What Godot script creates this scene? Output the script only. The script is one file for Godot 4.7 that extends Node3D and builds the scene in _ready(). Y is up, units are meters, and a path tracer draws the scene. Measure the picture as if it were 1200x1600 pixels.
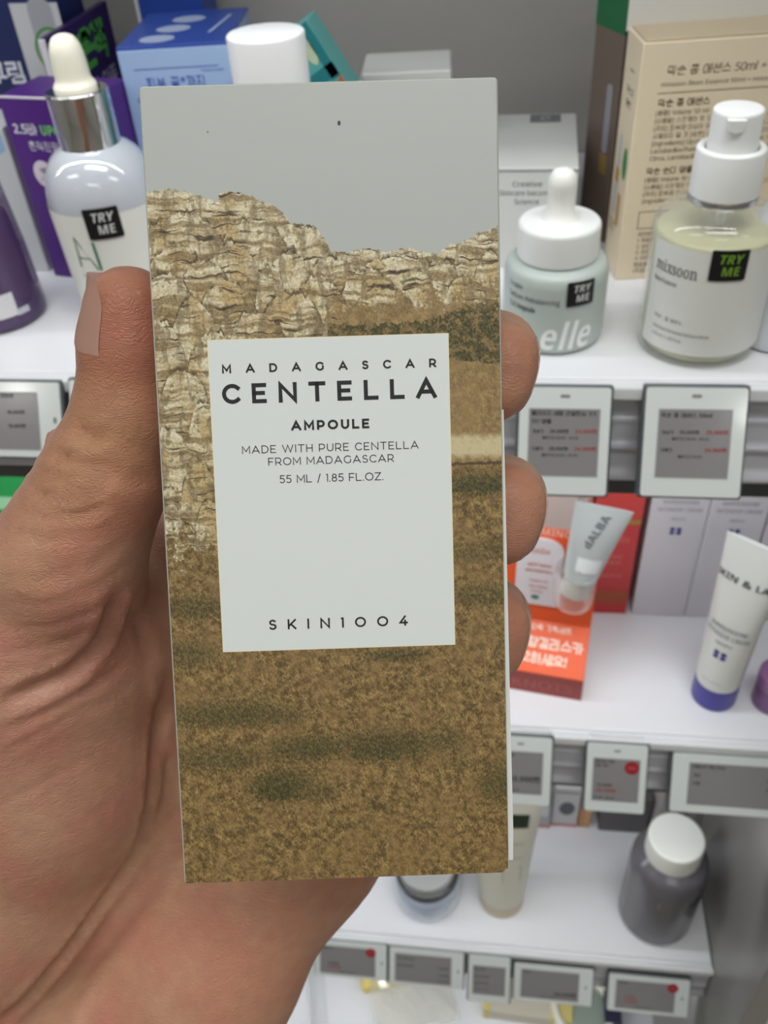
extends Node3D
# A left hand holds a tall printed carton in front of lit shop shelves with testers, cartons and price tags.
# World: x runs along the shelf front, y up, z towards the shopper; the shelf fronts stand at z = 0.

const FOCAL := 1380.0                       # focal length in pixels of the 1200 x 1600 frame
const EYE := Vector3(0.0, 1.40, 0.30)
const SHELF := [1.475, 1.2092, 0.9803, 0.6955, 0.425]   # tops of the shelf boards
const BACK := -0.25

var cam_basis := Basis(Vector3(0.9917, -0.0593, -0.1140), Vector3(-0.0304, 0.7539, -0.6563), Vector3(0.1248, 0.6543, 0.7458)).orthonormalized()
var box_at := Transform3D()
var used := {}
var mats := {}

func _ready() -> void:
	set_view()
	set_lights()
	build_setting()
	build_shelving()
	build_carton_held()
	build_hand()
	build_top_shelf()
	build_second_shelf()
	build_third_shelf()
	build_fourth_shelf()
	build_tags()

# ------------------------------------------------------------------ view and light
func set_view() -> void:
	var c := Camera3D.new()
	c.name = "camera"
	var at := CameraAttributesPhysical.new()
	at.frustum_focal_length = 12.0 * FOCAL / 800.0
	at.frustum_focus_distance = 0.128
	at.exposure_aperture = at.frustum_focal_length / 0.8
	at.frustum_near = 0.01
	at.frustum_far = 60.0
	c.attributes = at
	add_child(c)
	c.transform = Transform3D(cam_basis, EYE)
	c.fov = rad_to_deg(2.0 * atan(800.0 / FOCAL))
	c.near = 0.01
	c.far = 60.0
	c.current = true
	var we := WorldEnvironment.new()
	we.name = "environment"
	var e := Environment.new()
	e.background_mode = Environment.BG_COLOR
	e.background_color = Color(0.02, 0.02, 0.02)
	e.tonemap_mode = Environment.TONE_MAPPER_LINEAR
	e.tonemap_exposure = 1.04
	e.sdfgi_enabled = true
	e.ssao_enabled = true
	e.ssil_enabled = true
	we.environment = e
	add_child(we)

func area_light(called: String, at: Vector3, size: Vector2, energy: float, col: Color, aim: Vector3) -> void:
	var l := AreaLight3D.new()
	l.name = called
	l.area_size = size
	l.area_normalize_energy = true
	l.light_energy = energy
	l.light_color = col
	l.area_range = 12.0
	l.shadow_enabled = true
	add_child(l, true)
	l.position = at
	l.look_at_from_position(at, at + aim, Vector3.FORWARD if absf(aim.y) > 0.9 else Vector3.UP)

func set_lights() -> void:
	# ceiling panels of the shop: position, size, energy
	for p in [[Vector3(0.15, 2.685, 0.64), Vector2(1.2, 0.3), 1.03, "above the shelves"], [Vector3(-1.6, 2.685, 1.3), Vector2(1.2, 0.3), 0.42, "beside the left wall"], [Vector3(1.9, 2.685, 1.3), Vector2(1.2, 0.3), 0.42, "beside the right wall"], [Vector3(0.15, 2.685, 2.6), Vector2(1.2, 0.3), 0.42, "deep in the shop between the downlights"]]:
		ceiling_panel(p[0], p[1], p[2], p[3])
	# small round downlights farther back in the shop, mirrored by the glossy price tags
	for p in [Vector3(1.13, 2.69, 3.42), Vector3(-2.25, 2.69, 3.30)]:
		var n := thing("downlight", "small round recessed white downlight near the far " + ("right" if p.x > 0 else "left") + " corner of the shop", "light", p)
		var glow := mat("downlight_glow", Color(1, 1, 1), 0.5)
		glow.emission_enabled = true
		glow.emission = Color(1.0, 0.99, 0.96)
		glow.emission_energy_multiplier = 30.0
		part("rim", lathe([Vector2(0.068, 0.0), Vector2(0.085, 0.0), Vector2(0.085, 0.009)], 32), mat("white_paint", Color(0.9, 0.9, 0.9), 0.5), n)
		part("lens", lathe([Vector2(0, 0.002), Vector2(0.068, 0.002), Vector2(0.068, 0.008)], 32), glow, n)
		area_light("downlight_glow", p + Vector3(0, -0.004, 0), Vector2(0.11, 0.11), 0.12, Color(1.0, 0.99, 0.96), Vector3(0, -1, 0))
	# a strip of diodes under the front edge of each shelf board
	for i in 4:
		led_strip(SHELF[i], [0.050, 0.048, 0.050, 0.044][i], i)

func ceiling_panel(at: Vector3, size: Vector2, energy: float, where: String) -> void:
	var n := thing("ceiling_panel_light", "flat oblong white light panel in the ceiling " + where, "light", at, "ceiling light panels")
	var glow := mat("panel_glow", Color(1, 1, 1), 0.5)
	glow.emission_enabled = true
	glow.emission = Color(1.0, 0.98, 0.95)
	glow.emission_energy_multiplier = 3.0
	part("frame", rbox(Vector3(size.x + 0.05, 0.02, size.y + 0.05), 0.004, 1), mat("white_paint", Color(0.9, 0.9, 0.9), 0.5), n, Vector3(0, 0.005, 0))
	part("diffuser", rbox(Vector3(size.x, 0.006, size.y), 0.002, 1), glow, n, Vector3(0, -0.007, 0))
	area_light("ceiling_panel_glow", at + Vector3(0, -0.014, 0), size, energy, Color(0.985, 1.0, 0.985), Vector3.DOWN)

func led_strip(top: float, energy: float, i: int) -> void:
	var under := top - 0.024
	var where: String = ["top product shelf", "white carton and tube shelf", "grey pill bottle shelf", "lowest shelf"][i]
	var n := thing("led_strip", "thin strip of white diodes under the board above the " + where, "light", Vector3(-0.285, under, -0.012))
	part("channel", rbox(Vector3(0.88, 0.006, 0.012), 0.001, 1), mat("aluminium", Color(0.75, 0.76, 0.78), 0.35, 0.9), n, Vector3(0, -0.003, 0))
	var glow := mat("diode_glow", Color(1, 1, 1), 0.4)
	glow.emission_enabled = true
	glow.emission = Color(1.0, 1.0, 1.0)
	glow.emission_energy_multiplier = 26.0
	var st := SurfaceTool.new()
	st.begin(Mesh.PRIMITIVE_TRIANGLES)
	var d := rbox(Vector3(0.0045, 0.0016, 0.0045), 0.0006, 1)
	for k in 72:
		st.append_from(d, 0, Transform3D(Basis(), Vector3(-0.426 + 0.012 * k, -0.0066, 0)))
	var o := part("diodes", st.commit(), glow, n)
	o.set_meta("kind", "stuff")
	area_light("led_strip_glow", Vector3(-0.285, under - 0.009, -0.012), Vector2(0.86, 0.008), energy, Color(0.97, 0.985, 1.0), Vector3(0, -1, -0.42))

# ------------------------------------------------------------------ pixels to places
func ray(px: float, py: float) -> Vector3:
	return cam_basis * Vector3((px - 600.0) / FOCAL, (800.0 - py) / FOCAL, -1.0)

func on_y(px: float, py: float, y: float) -> Vector3:
	var d := ray(px, py)
	return EYE + d * ((y - EYE.y) / d.y)

func on_z(px: float, py: float, z: float) -> Vector3:
	var d := ray(px, py)
	return EYE + d * ((z - EYE.z) / d.z)

func depth_of(p: Vector3) -> float:
	return -(cam_basis.transposed() * (p - EYE)).z

# ------------------------------------------------------------------ nodes, names, materials
func numbered(called: String) -> String:
	used[called] = used.get(called, -1) + 1
	return called if used[called] == 0 else "%s_%03d" % [called, used[called]]

func thing(called: String, label: String, category: String, at := Vector3.ZERO, group := "", turn := 0.0) -> Node3D:
	var o := Node3D.new()
	o.name = numbered(called)
	add_child(o, true)
	o.position = at
	o.rotation.y = turn
	o.set_meta("label", label)
	o.set_meta("category", category)
	if group:
		o.set_meta("group", group)
	return o

func part(called: String, mesh: Mesh, m: Material, parent: Node3D, at := Vector3.ZERO, label := "") -> MeshInstance3D:
	var o := MeshInstance3D.new()
	o.name = called
	o.mesh = mesh
	o.material_override = m
	parent.add_child(o, true)
	o.position = at
	if label:
		o.set_meta("label", label)
	return o

func struct(called: String, mesh: Mesh, m: Material, at := Vector3.ZERO) -> MeshInstance3D:
	var o := part(called, mesh, m, self, at)
	o.set_meta("kind", "structure")
	return o

func mat(key: String, col: Color, rough := 0.5, metal := 0.0, grain := 0.0) -> StandardMaterial3D:
	if mats.has(key):
		return mats[key]
	var m := StandardMaterial3D.new()
	m.resource_name = key
	m.albedo_color = col
	m.roughness = rough
	m.metallic = metal
	if grain > 0.0:
		m.heightmap_enabled = true
		m.heightmap_scale = grain
		m.heightmap_texture = noise_tex(7, 0.06)
		m.uv1_triplanar = true
		m.uv1_scale = Vector3.ONE * 40.0
	mats[key] = m
	return m

func rgb8(r: int, g: int, b: int) -> Color:
	return Color(r / 255.0, g / 255.0, b / 255.0)

func ink(r: int, g: int, b: int) -> StandardMaterial3D:
	return mat("ink_%d_%d_%d" % [r, g, b], rgb8(r, g, b), 0.5)

func card(r: int, g: int, b: int, rough := 0.42) -> StandardMaterial3D:
	return mat("card_%d_%d_%d" % [r, g, b], rgb8(r, g, b), rough)

func clear_mat(key: String, col: Color, alpha: float, rough := 0.04) -> StandardMaterial3D:
	var m := mat(key, Color(col, alpha), rough)
	m.transparency = BaseMaterial3D.TRANSPARENCY_ALPHA
	return m

func noise_tex(seed_: int, freq: float, octaves := 4, size := 512) -> NoiseTexture2D:
	var key := "noise_%d_%f_%d" % [seed_, freq, octaves]
	if mats.has(key):
		return mats[key]
	var n := FastNoiseLite.new()
	n.seed = seed_
	n.frequency = freq
	n.fractal_octaves = octaves
	var t := NoiseTexture2D.new()
	t.width = size
	t.height = size
	t.seamless = true
	t.noise = n
	mats[key] = t
	return t

# ------------------------------------------------------------------ shapes
func tri(st: SurfaceTool, a: Vector3, b: Vector3, c: Vector3, na: Vector3, nb: Vector3, nc: Vector3, ua := Vector2.ZERO, ub := Vector2.ZERO, uc := Vector2.ZERO) -> void:
	# a, b, c in any order; wound clockwise as seen from the side of the normals
	if (b - a).cross(c - a).dot(na + nb + nc) > 0.0:
		st.set_normal(na); st.set_uv(ua); st.add_vertex(a)
		st.set_normal(nc); st.set_uv(uc); st.add_vertex(c)
		st.set_normal(nb); st.set_uv(ub); st.add_vertex(b)
	else:
		st.set_normal(na); st.set_uv(ua); st.add_vertex(a)
		st.set_normal(nb); st.set_uv(ub); st.add_vertex(b)
		st.set_normal(nc); st.set_uv(uc); st.add_vertex(c)

func new_st() -> SurfaceTool:
	var st := SurfaceTool.new()
	st.begin(Mesh.PRIMITIVE_TRIANGLES)
	return st

func rbox(size: Vector3, r: float, n := 2) -> ArrayMesh:
	# a box with rounded edges, centred on its origin; uv of each face runs 0..1, v down
	var key := "rbox_%s_%f_%d" % [size, r, n]
	if mats.has(key):
		return mats[key]
	var st := new_st()
	var h := size / 2.0
	for ax in 3:
		var ua := (ax + 1) % 3
		var va := (ax + 2) % 3
		var us := rlist(h[ua], r, n)
		var vs := rlist(h[va], r, n)
		for sgn in [-1.0, 1.0]:
			for i in us.size() - 1:
				for j in vs.size() - 1:
					var pos := []
					var nor := []
					var uvs := []
					for q in [[i, j], [i + 1, j], [i + 1, j + 1], [i, j + 1]]:
						var p := Vector3.ZERO
						p[ax] = h[ax] * sgn
						p[ua] = us[q[0]]
						p[va] = vs[q[1]]
						var inner := p.clamp(-h + Vector3.ONE * r, h - Vector3.ONE * r)
						var d := (p - inner).normalized()
						pos.append(inner + d * r)
						nor.append(d)
						var t: Vector3 = (pos[-1] + h) / size
						uvs.append(Vector2(t.x, 1.0 - t.y) if ax == 2 else Vector2(t.z, 1.0 - t.y) if ax == 0 else Vector2(t.x, t.z))
					tri(st, pos[0], pos[1], pos[2], nor[0], nor[1], nor[2], uvs[0], uvs[1], uvs[2])
					tri(st, pos[0], pos[2], pos[3], nor[0], nor[2], nor[3], uvs[0], uvs[2], uvs[3])
	var m := st.commit()
	mats[key] = m
	return m

func rlist(h: float, r: float, n: int) -> Array:
	var a := []
	for k in n + 1:
		a.append(-h + r * tan(PI / 4.0 * k / n) if n > 1 else -h + r * k)
	for k in n + 1:
		a.append(-a[n - k])
	return a

func lathe(prof: Array, segs := 48, squash := 1.0) -> ArrayMesh:
	# prof: Vector2(radius, height) from bottom to top along the outside; creases over 35 degrees stay sharp
	var st := new_st()
	var nrm := []
	for i in prof.size() - 1:
		var d: Vector2 = prof[i + 1] - prof[i]
		nrm.append(Vector2(d.y, -d.x).normalized())
	for i in prof.size() - 1:
		var n0: Vector2 = nrm[i]
		var n1: Vector2 = nrm[i]
		if i > 0 and nrm[i - 1].dot(nrm[i]) > 0.8:
			n0 = (nrm[i - 1] + nrm[i]).normalized()
		if i < prof.size() - 2 and nrm[i + 1].dot(nrm[i]) > 0.8:
			n1 = (nrm[i + 1] + nrm[i]).normalized()
		for k in segs:
			var p := []
			var q := []
			for a in [TAU * k / segs, TAU * (k + 1) / segs]:
				var c := cos(a)
				var s := sin(a)
				p.append(Vector3(prof[i].x * c, prof[i].y, prof[i].x * s * squash))
				p.append(Vector3(prof[i + 1].x * c, prof[i + 1].y, prof[i + 1].x * s * squash))
				q.append(Vector3(n0.x * c * squash, n0.y, n0.x * s).normalized())
				q.append(Vector3(n1.x * c * squash, n1.y, n1.x * s).normalized())
			if prof[i].x > 1e-7:
				tri(st, p[0], p[1], p[2], q[0], q[1], q[2])
			if prof[i + 1].x > 1e-7:
				tri(st, p[1], p[2], p[3], q[1], q[2], q[3])
	return st.commit()

func rounded(pts: Array, r: float, n := 4) -> Array:
	# the corners of a profile rounded: quadratic curve within r of each inner corner
	var out := [pts[0]]
	for i in range(1, pts.size() - 1):
		var a: Vector2 = pts[i - 1]
		var b: Vector2 = pts[i]
		var c: Vector2 = pts[i + 1]
		var ra := minf(r, a.distance_to(b) * 0.45)
		var rc := minf(r, c.distance_to(b) * 0.45)
		var p := b + (a - b).normalized() * ra
		var q := b + (c - b).normalized() * rc
		for k in n + 1:
			var t := float(k) / n
			out.append(p.lerp(b, t).lerp(b.lerp(q, t), t))
	out.append(pts[-1])
	return out

func extrude_x(prof: Array, x0: float, x1: float) -> ArrayMesh:
	# a sheet profile in Vector2(z, y), drawn along x; normals on the left of the way
	var st := new_st()
	for i in prof.size() - 1:
		var d: Vector2 = (prof[i + 1] - prof[i]).normalized()
		var n := Vector3(0, d.x, -d.y)
		var a := Vector3(x0, prof[i].y, prof[i].x)
		var b := Vector3(x1, prof[i].y, prof[i].x)
		var c := Vector3(x1, prof[i + 1].y, prof[i + 1].x)
		var e := Vector3(x0, prof[i + 1].y, prof[i + 1].x)
		tri(st, a, b, c, n, n, n)
		tri(st, a, c, e, n, n, n)
	return st.commit()

func prism(poly: PackedVector2Array, depth: float) -> ArrayMesh:
	# a flat outline in x, y given thickness: front face at z = depth, back at 0
	var st := new_st()
	var ids := Geometry2D.triangulate_polygon(poly)
	for z in [0.0, depth]:
		var n := Vector3(0, 0, 1 if z > 0.0 else -1)
		for k in range(0, ids.size(), 3):
			tri(st, v3(poly[ids[k]], z), v3(poly[ids[k + 1]], z), v3(poly[ids[k + 2]], z), n, n, n)
	var mid := Vector2.ZERO
	var area := 0.0
	for i in poly.size():
		area += poly[i].cross(poly[(i + 1) % poly.size()])
	for i in poly.size():
		var a := poly[i]
		var b := poly[(i + 1) % poly.size()]
		var e := (b - a).normalized() * signf(area)
		var n := Vector3(e.y, -e.x, 0)
		tri(st, v3(a, 0), v3(b, 0), v3(b, depth), n, n, n)
		tri(st, v3(a, 0), v3(b, depth), v3(a, depth), n, n, n)
	return st.commit()

func v3(p: Vector2, z: float) -> Vector3:
	return Vector3(p.x, p.y, z)

func disc(rx: float, ry: float, segs := 32) -> PackedVector2Array:
	var a := PackedVector2Array()
	for k in segs:
		a.append(Vector2(cos(TAU * k / segs) * rx, sin(TAU * k / segs) * ry))
	return a

func rrect(w: float, h: float, r: float, n := 5) -> PackedVector2Array:
	var a := PackedVector2Array()
	for q in 4:
		var c := Vector2((w / 2 - r) * (1 if q == 0 or q == 3 else -1), (h / 2 - r) * (1 if q < 2 else -1))
		for k in n + 1:
			var t := PI / 2 * (q + float(k) / n)
			a.append(c + Vector2(cos(t), sin(t)) * r)
	return a

func tube(path: Array, r: float, segs := 10) -> ArrayMesh:
	var st := new_st()
	var rings := []
	for i in path.size():
		var t: Vector3 = (path[mini(i + 1, path.size() - 1)] - path[maxi(i - 1, 0)]).normalized()
		var s := t.cross(Vector3(0.13, 1, 0.21)).normalized()
		var u := s.cross(t)
		var ring := []
		for k in segs:
			var a := TAU * k / segs
			ring.append([path[i] + (s * cos(a) + u * sin(a)) * r, s * cos(a) + u * sin(a)])
		rings.append(ring)
	for i in path.size() - 1:
		for k in segs:
			var a = rings[i][k]
			var b = rings[i][(k + 1) % segs]
			var c = rings[i + 1][(k + 1) % segs]
			var d = rings[i + 1][k]
			tri(st, a[0], b[0], c[0], a[1], b[1], c[1])
			tri(st, a[0], c[0], d[0], a[1], c[1], d[1])
	for e in [[0, -1.0], [path.size() - 1, 1.0]]:
		var n: Vector3 = (path[mini(e[0] + 1, path.size() - 1)] - path[maxi(e[0] - 1, 0)]).normalized() * e[1]
		for k in segs:
			tri(st, path[e[0]], rings[e[0]][k][0], rings[e[0]][(k + 1) % segs][0], n, n, n)
	return st.commit()

# ------------------------------------------------------------------ lettering
# Print lies on a surface given by a map: flat x, y in metres to a point of the surface (normal by differences).
func flat_map(t: Transform3D) -> Callable:
	return func(p: Vector2) -> Vector3: return t * Vector3(p.x, p.y, 0.0)

func round_map(r: float, y0: float, turn: float, grow := 0.0) -> Callable:
	# round a vertical cylinder: x runs to the right as seen from +z; grow widens the radius per metre of height
	return func(p: Vector2) -> Vector3:
		var q := r + grow * p.y
		var a := turn + p.x / r
		return Vector3(sin(a) * q, y0 + p.y, cos(a) * q)

func write_latin(text: String, height: float, at: Vector2, bold := false, width := 0.0, align := 0, serif := false, slant := 0.0) -> Array:
	# triangles of a line of text as an Array of Vector2; height is that of the capitals; width > 0 stretches the line to it
	var f := SystemFont.new()
	f.font_names = PackedStringArray(["Droid Serif" if serif else "Droid Sans"])
	f.font_weight = 700 if bold else 400
	var tm := TextMesh.new()
	tm.text = text
	tm.font = f
	tm.font_size = 48
	tm.pixel_size = 0.01
	tm.depth = 0.0
	tm.curve_step = 2.0
	var ar := tm.get_mesh_arrays()
	var v: PackedVector3Array = ar[Mesh.ARRAY_VERTEX]
	var ix: PackedInt32Array = ar[Mesh.ARRAY_INDEX] if ar[Mesh.ARRAY_INDEX] != null else PackedInt32Array(range(v.size()))
	if v.is_empty():
		return []
	var x0 := 1e9
	var x1 := -1e9
	for p in v:
		x0 = minf(x0, p.x)
		x1 = maxf(x1, p.x)
	var base := 0.48 * 0.36                # capitals of this font are 0.72 em high and TextMesh centres the line
	var sy := height / (0.48 * 0.715)
	var sx := sy if width <= 0.0 else width / maxf(x1 - x0, 1e-6)
	var wide := (x1 - x0) * sx
	var off := at.x - (0.0 if align < 0 else wide if align > 0 else wide / 2.0)
	var out := []
	for k in ix:
		var q := Vector2((v[k].x - x0) * sx + off, (v[k].y + base) * sy + at.y)
		q.x += (q.y - at.y) * slant
		out.append(q)
	return out

func ribbon(pts: Array, t: float, closed := false) -> Array:
	# a pen stroke of width t along pts as triangles, square ends
	var out := []
	var n := pts.size()
	var left := []
	var right := []
	for i in n:
		var a: Vector2 = pts[(i - 1 + n) % n] if closed or i > 0 else pts[i]
		var b: Vector2 = pts[i]
		var c: Vector2 = pts[(i + 1) % n] if closed or i < n - 1 else pts[i]
		var d0 := (b - a).normalized()
		var d1 := (c - b).normalized()
		if d0 == Vector2.ZERO: d0 = d1
		if d1 == Vector2.ZERO: d1 = d0
		var m := (d0 + d1).normalized()
		var s := Vector2(-m.y, m.x)
		var k := t / 2.0 / maxf(0.45, s.dot(Vector2(-d0.y, d0.x)))
		var p := b
		if not closed and i == 0: p -= d1 * t / 2.0
		if not closed and i == n - 1: p += d0 * t / 2.0
		left.append(p + s * k)
		right.append(p - s * k)
	for i in (n if closed else n - 1):
		var j := (i + 1) % n
		out.append_array([left[i], right[i], right[j], left[i], right[j], left[j]])
	return out

func arc(cx: float, cy: float, rx: float, ry: float, a0: float, a1: float, n := 18) -> Array:
	var out := []
	for k in n + 1:
		var a := deg_to_rad(lerpf(a0, a1, float(k) / n))
		out.append(Vector2(cx + cos(a) * rx, cy + sin(a) * ry))
	return out

func pen_glyph(ch: String) -> Array:
	# [width, strokes] of a geometric capital, height 1
	match ch:
		"M": return [0.98, [[Vector2(0, 0), Vector2(0, 1), Vector2(0.49, 0.25), Vector2(0.98, 1), Vector2(0.98, 0)]]]
		"A": return [0.98, [[Vector2(0, 0), Vector2(0.49, 1), Vector2(0.98, 0)], [Vector2(0.22, 0.29), Vector2(0.76, 0.29)]]]
		"D": return [0.86, [[Vector2(0, 0), Vector2(0, 1)] + arc(0.36, 0.5, 0.5, 0.5, 90, -90) + [Vector2(0, 0)]]]
		"G": return [0.92, [arc(0.5, 0.5, 0.5, 0.5, 45, 322, 22) + [Vector2(0.9, 0.5)]]]
		"S": return [0.68, [arc(0.34, 0.755, 0.31, 0.245, 35, 255, 14) + arc(0.34, 0.255, 0.34, 0.255, 80, -148, 14)]]
		"C": return [0.86, [arc(0.5, 0.5, 0.5, 0.5, 46, 314, 22)]]
		"R": return [0.76, [[Vector2(0, 0), Vector2(0, 1)] + arc(0.42, 0.67, 0.33, 0.33, 90, -90, 10) + [Vector2(0, 0.34)], [Vector2(0.42, 0.34), Vector2(0.76, 0)]]]
		"P": return [0.76, [[Vector2(0, 0), Vector2(0, 1)] + arc(0.42, 0.66, 0.34, 0.34, 90, -90, 10) + [Vector2(0, 0.32)]]]
		"E": return [0.70, [[Vector2(0.68, 1), Vector2(0, 1), Vector2(0, 0), Vector2(0.68, 0)], [Vector2(0, 0.51), Vector2(0.58, 0.51)]]]
		"F": return [0.66, [[Vector2(0.66, 1), Vector2(0, 1), Vector2(0, 0)], [Vector2(0, 0.47), Vector2(0.56, 0.47)]]]
		"N": return [0.88, [[Vector2(0, 0), Vector2(0, 1), Vector2(0.88, 0), Vector2(0.88, 1)]]]
		"T": return [0.8, [[Vector2(0, 1), Vector2(0.8, 1)], [Vector2(0.4, 1), Vector2(0.4, 0)]]]
		"L": return [0.68, [[Vector2(0, 1), Vector2(0, 0), Vector2(0.68, 0)]]]
		"O", "0": return [1.02, [[true] + arc(0.51, 0.5, 0.51, 0.5, 0, 345, 23)]]
		"U": return [0.8, [[Vector2(0, 1)] + arc(0.4, 0.4, 0.4, 0.4, 180, 360, 14) + [Vector2(0.8, 1)]]]
		"W": return [1.4, [[Vector2(0, 1), Vector2(0.35, 0), Vector2(0.7, 1), Vector2(1.05, 0), Vector2(1.4, 1)]]]
		"I": return [0.0, [[Vector2(0, 0), Vector2(0, 1)]]]
		"1": return [0.22, [[Vector2(0, 1), Vector2(0.22, 1), Vector2(0.22, 0)]]]
		"H": return [0.8, [[Vector2(0, 0), Vector2(0, 1)], [Vector2(0.8, 0), Vector2(0.8, 1)], [Vector2(0, 0.5), Vector2(0.8, 0.5)]]]
		"K": return [0.78, [[Vector2(0, 0), Vector2(0, 1)], [Vector2(0.76, 1), Vector2(0.04, 0.3)], [Vector2(0.27, 0.5), Vector2(0.78, 0)]]]
		"Z": return [0.74, [[Vector2(0, 1), Vector2(0.74, 1), Vector2(0, 0), Vector2(0.74, 0)]]]
		"4": return [0.78, [[Vector2(0.56, 1), Vector2(0, 0.26), Vector2(0.78, 0.26)], [Vector2(0.56, 0.5), Vector2(0.56, 0)]]]
		"5": return [0.62, [[Vector2(0.58, 1), Vector2(0.08, 1), Vector2(0.04, 0.58)] + arc(0.28, 0.31, 0.34, 0.31, 95, -140, 14)]]
		"8": return [0.64, [[true] + arc(0.32, 0.76, 0.27, 0.24, 0, 340, 17), [true] + arc(0.32, 0.27, 0.32, 0.27, 0, 340, 17)]]
		"/": return [0.4, [[Vector2(0, -0.1), Vector2(0.4, 1.08)]]]
		".": return [0.0, [[Vector2(0, 0), Vector2(0, 0.03)]]]
	return [0.3, []]

func write_pen(text: String, height: float, mid: Vector2, width: float, pen: float) -> Array:
	# a line of geometric capitals, centred at mid (its middle height), spread to the width given
	var total := 0.0
	for ch in text:
		total += maxf(pen_glyph(ch)[0] * 1.0 + 0.25 * pen, pen)
	var gap := (width / height - total) / (text.length() - 1)
	var x := -width / height / 2.0
	var out := []
	for ch in text:
		var g := pen_glyph(ch)
		var wide: float = maxf(g[0] + 0.25 * pen, pen)
		var kx: float = (wide - pen) / g[0] if g[0] > 0.0 else 0.0
		for s in g[1]:
			var closed: bool = s[0] is bool
			var pts := []
			for p in (s.slice(1) if closed else s):
				pts.append(mid + Vector2(x + pen / 2 + p.x * kx, pen / 2 + p.y * (1.0 - pen) - 0.5) * height)
			out.append_array(ribbon(pts, pen * height, closed))
		x += wide + gap
	return out

const JAMO := ["g", "gg", "n", "d", "dd", "r", "m", "b", "bb", "s", "ss", "o", "j", "jj", "c", "k", "t", "p", "h"]
const TAIL := ["", "g", "gg", "gs", "n", "nj", "nh", "d", "r", "rg", "rm", "rb", "rs", "rt", "rp", "rh", "m", "b", "bs", "s", "ss", "o", "j", "c", "k", "t", "p", "h"]

func jamo(c: String) -> Array:
	match c:
		"g": return [[Vector2(0.05, 1), Vector2(0.95, 1), Vector2(0.85, 0)]]
		"n": return [[Vector2(0.1, 1), Vector2(0.1, 0.05), Vector2(1, 0.05)]]
		"d": return [[Vector2(0.95, 1), Vector2(0.1, 1), Vector2(0.1, 0.05), Vector2(1, 0.05)]]
		"r": return [[Vector2(0.05, 1), Vector2(0.95, 1), Vector2(0.95, 0.52), Vector2(0.05, 0.52), Vector2(0.05, 0), Vector2(1, 0)]]
		"m": return [[Vector2(0.05, 1), Vector2(0.95, 1), Vector2(0.95, 0), Vector2(0.05, 0), Vector2(0.05, 1)]]
		"b": return [[Vector2(0.1, 1), Vector2(0.1, 0), Vector2(0.9, 0), Vector2(0.9, 1)], [Vector2(0.1, 0.5), Vector2(0.9, 0.5)]]
		"s": return [[Vector2(0.5, 1), Vector2(0.4, 0.5), Vector2(0, 0)], [Vector2(0.48, 0.6), Vector2(1, 0)]]
		"o": return [arc(0.5, 0.5, 0.5, 0.5, 0, 360, 14)]
		"j": return [[Vector2(0.05, 1), Vector2(0.95, 1)], [Vector2(0.5, 1), Vector2(0.4, 0.5), Vector2(0, 0)], [Vector2(0.48, 0.55), Vector2(1, 0)]]
		"c": return [[Vector2(0.3, 1.05), Vector2(0.7, 1.05)]] + [[Vector2(0.05, 0.75), Vector2(0.95, 0.75)], [Vector2(0.5, 0.75), Vector2(0.4, 0.4), Vector2(0, 0)], [Vector2(0.48, 0.45), Vector2(1, 0)]]
		"k": return [[Vector2(0.05, 1), Vector2(0.95, 1), Vector2(0.85, 0)], [Vector2(0.05, 0.52), Vector2(0.9, 0.52)]]
		"t": return [[Vector2(0.95, 1), Vector2(0.1, 1), Vector2(0.1, 0), Vector2(1, 0)], [Vector2(0.1, 0.5), Vector2(0.9, 0.5)]]
		"p": return [[Vector2(0, 1), Vector2(1, 1)], [Vector2(0, 0), Vector2(1, 0)], [Vector2(0.3, 1), Vector2(0.3, 0)], [Vector2(0.7, 1), Vector2(0.7, 0)]]
		"h": return [[Vector2(0.3, 1.05), Vector2(0.7, 1.05)], [Vector2(0, 0.78), Vector2(1, 0.78)], arc(0.5, 0.28, 0.38, 0.28, 0, 360, 14)]
	var out := []
	for k in 2:
		for s in jamo(c[k]):
			var q := []
			for p in s:
				q.append(Vector2(p.x * 0.46 + 0.54 * k, p.y))
			out.append(q)
	return out

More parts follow.
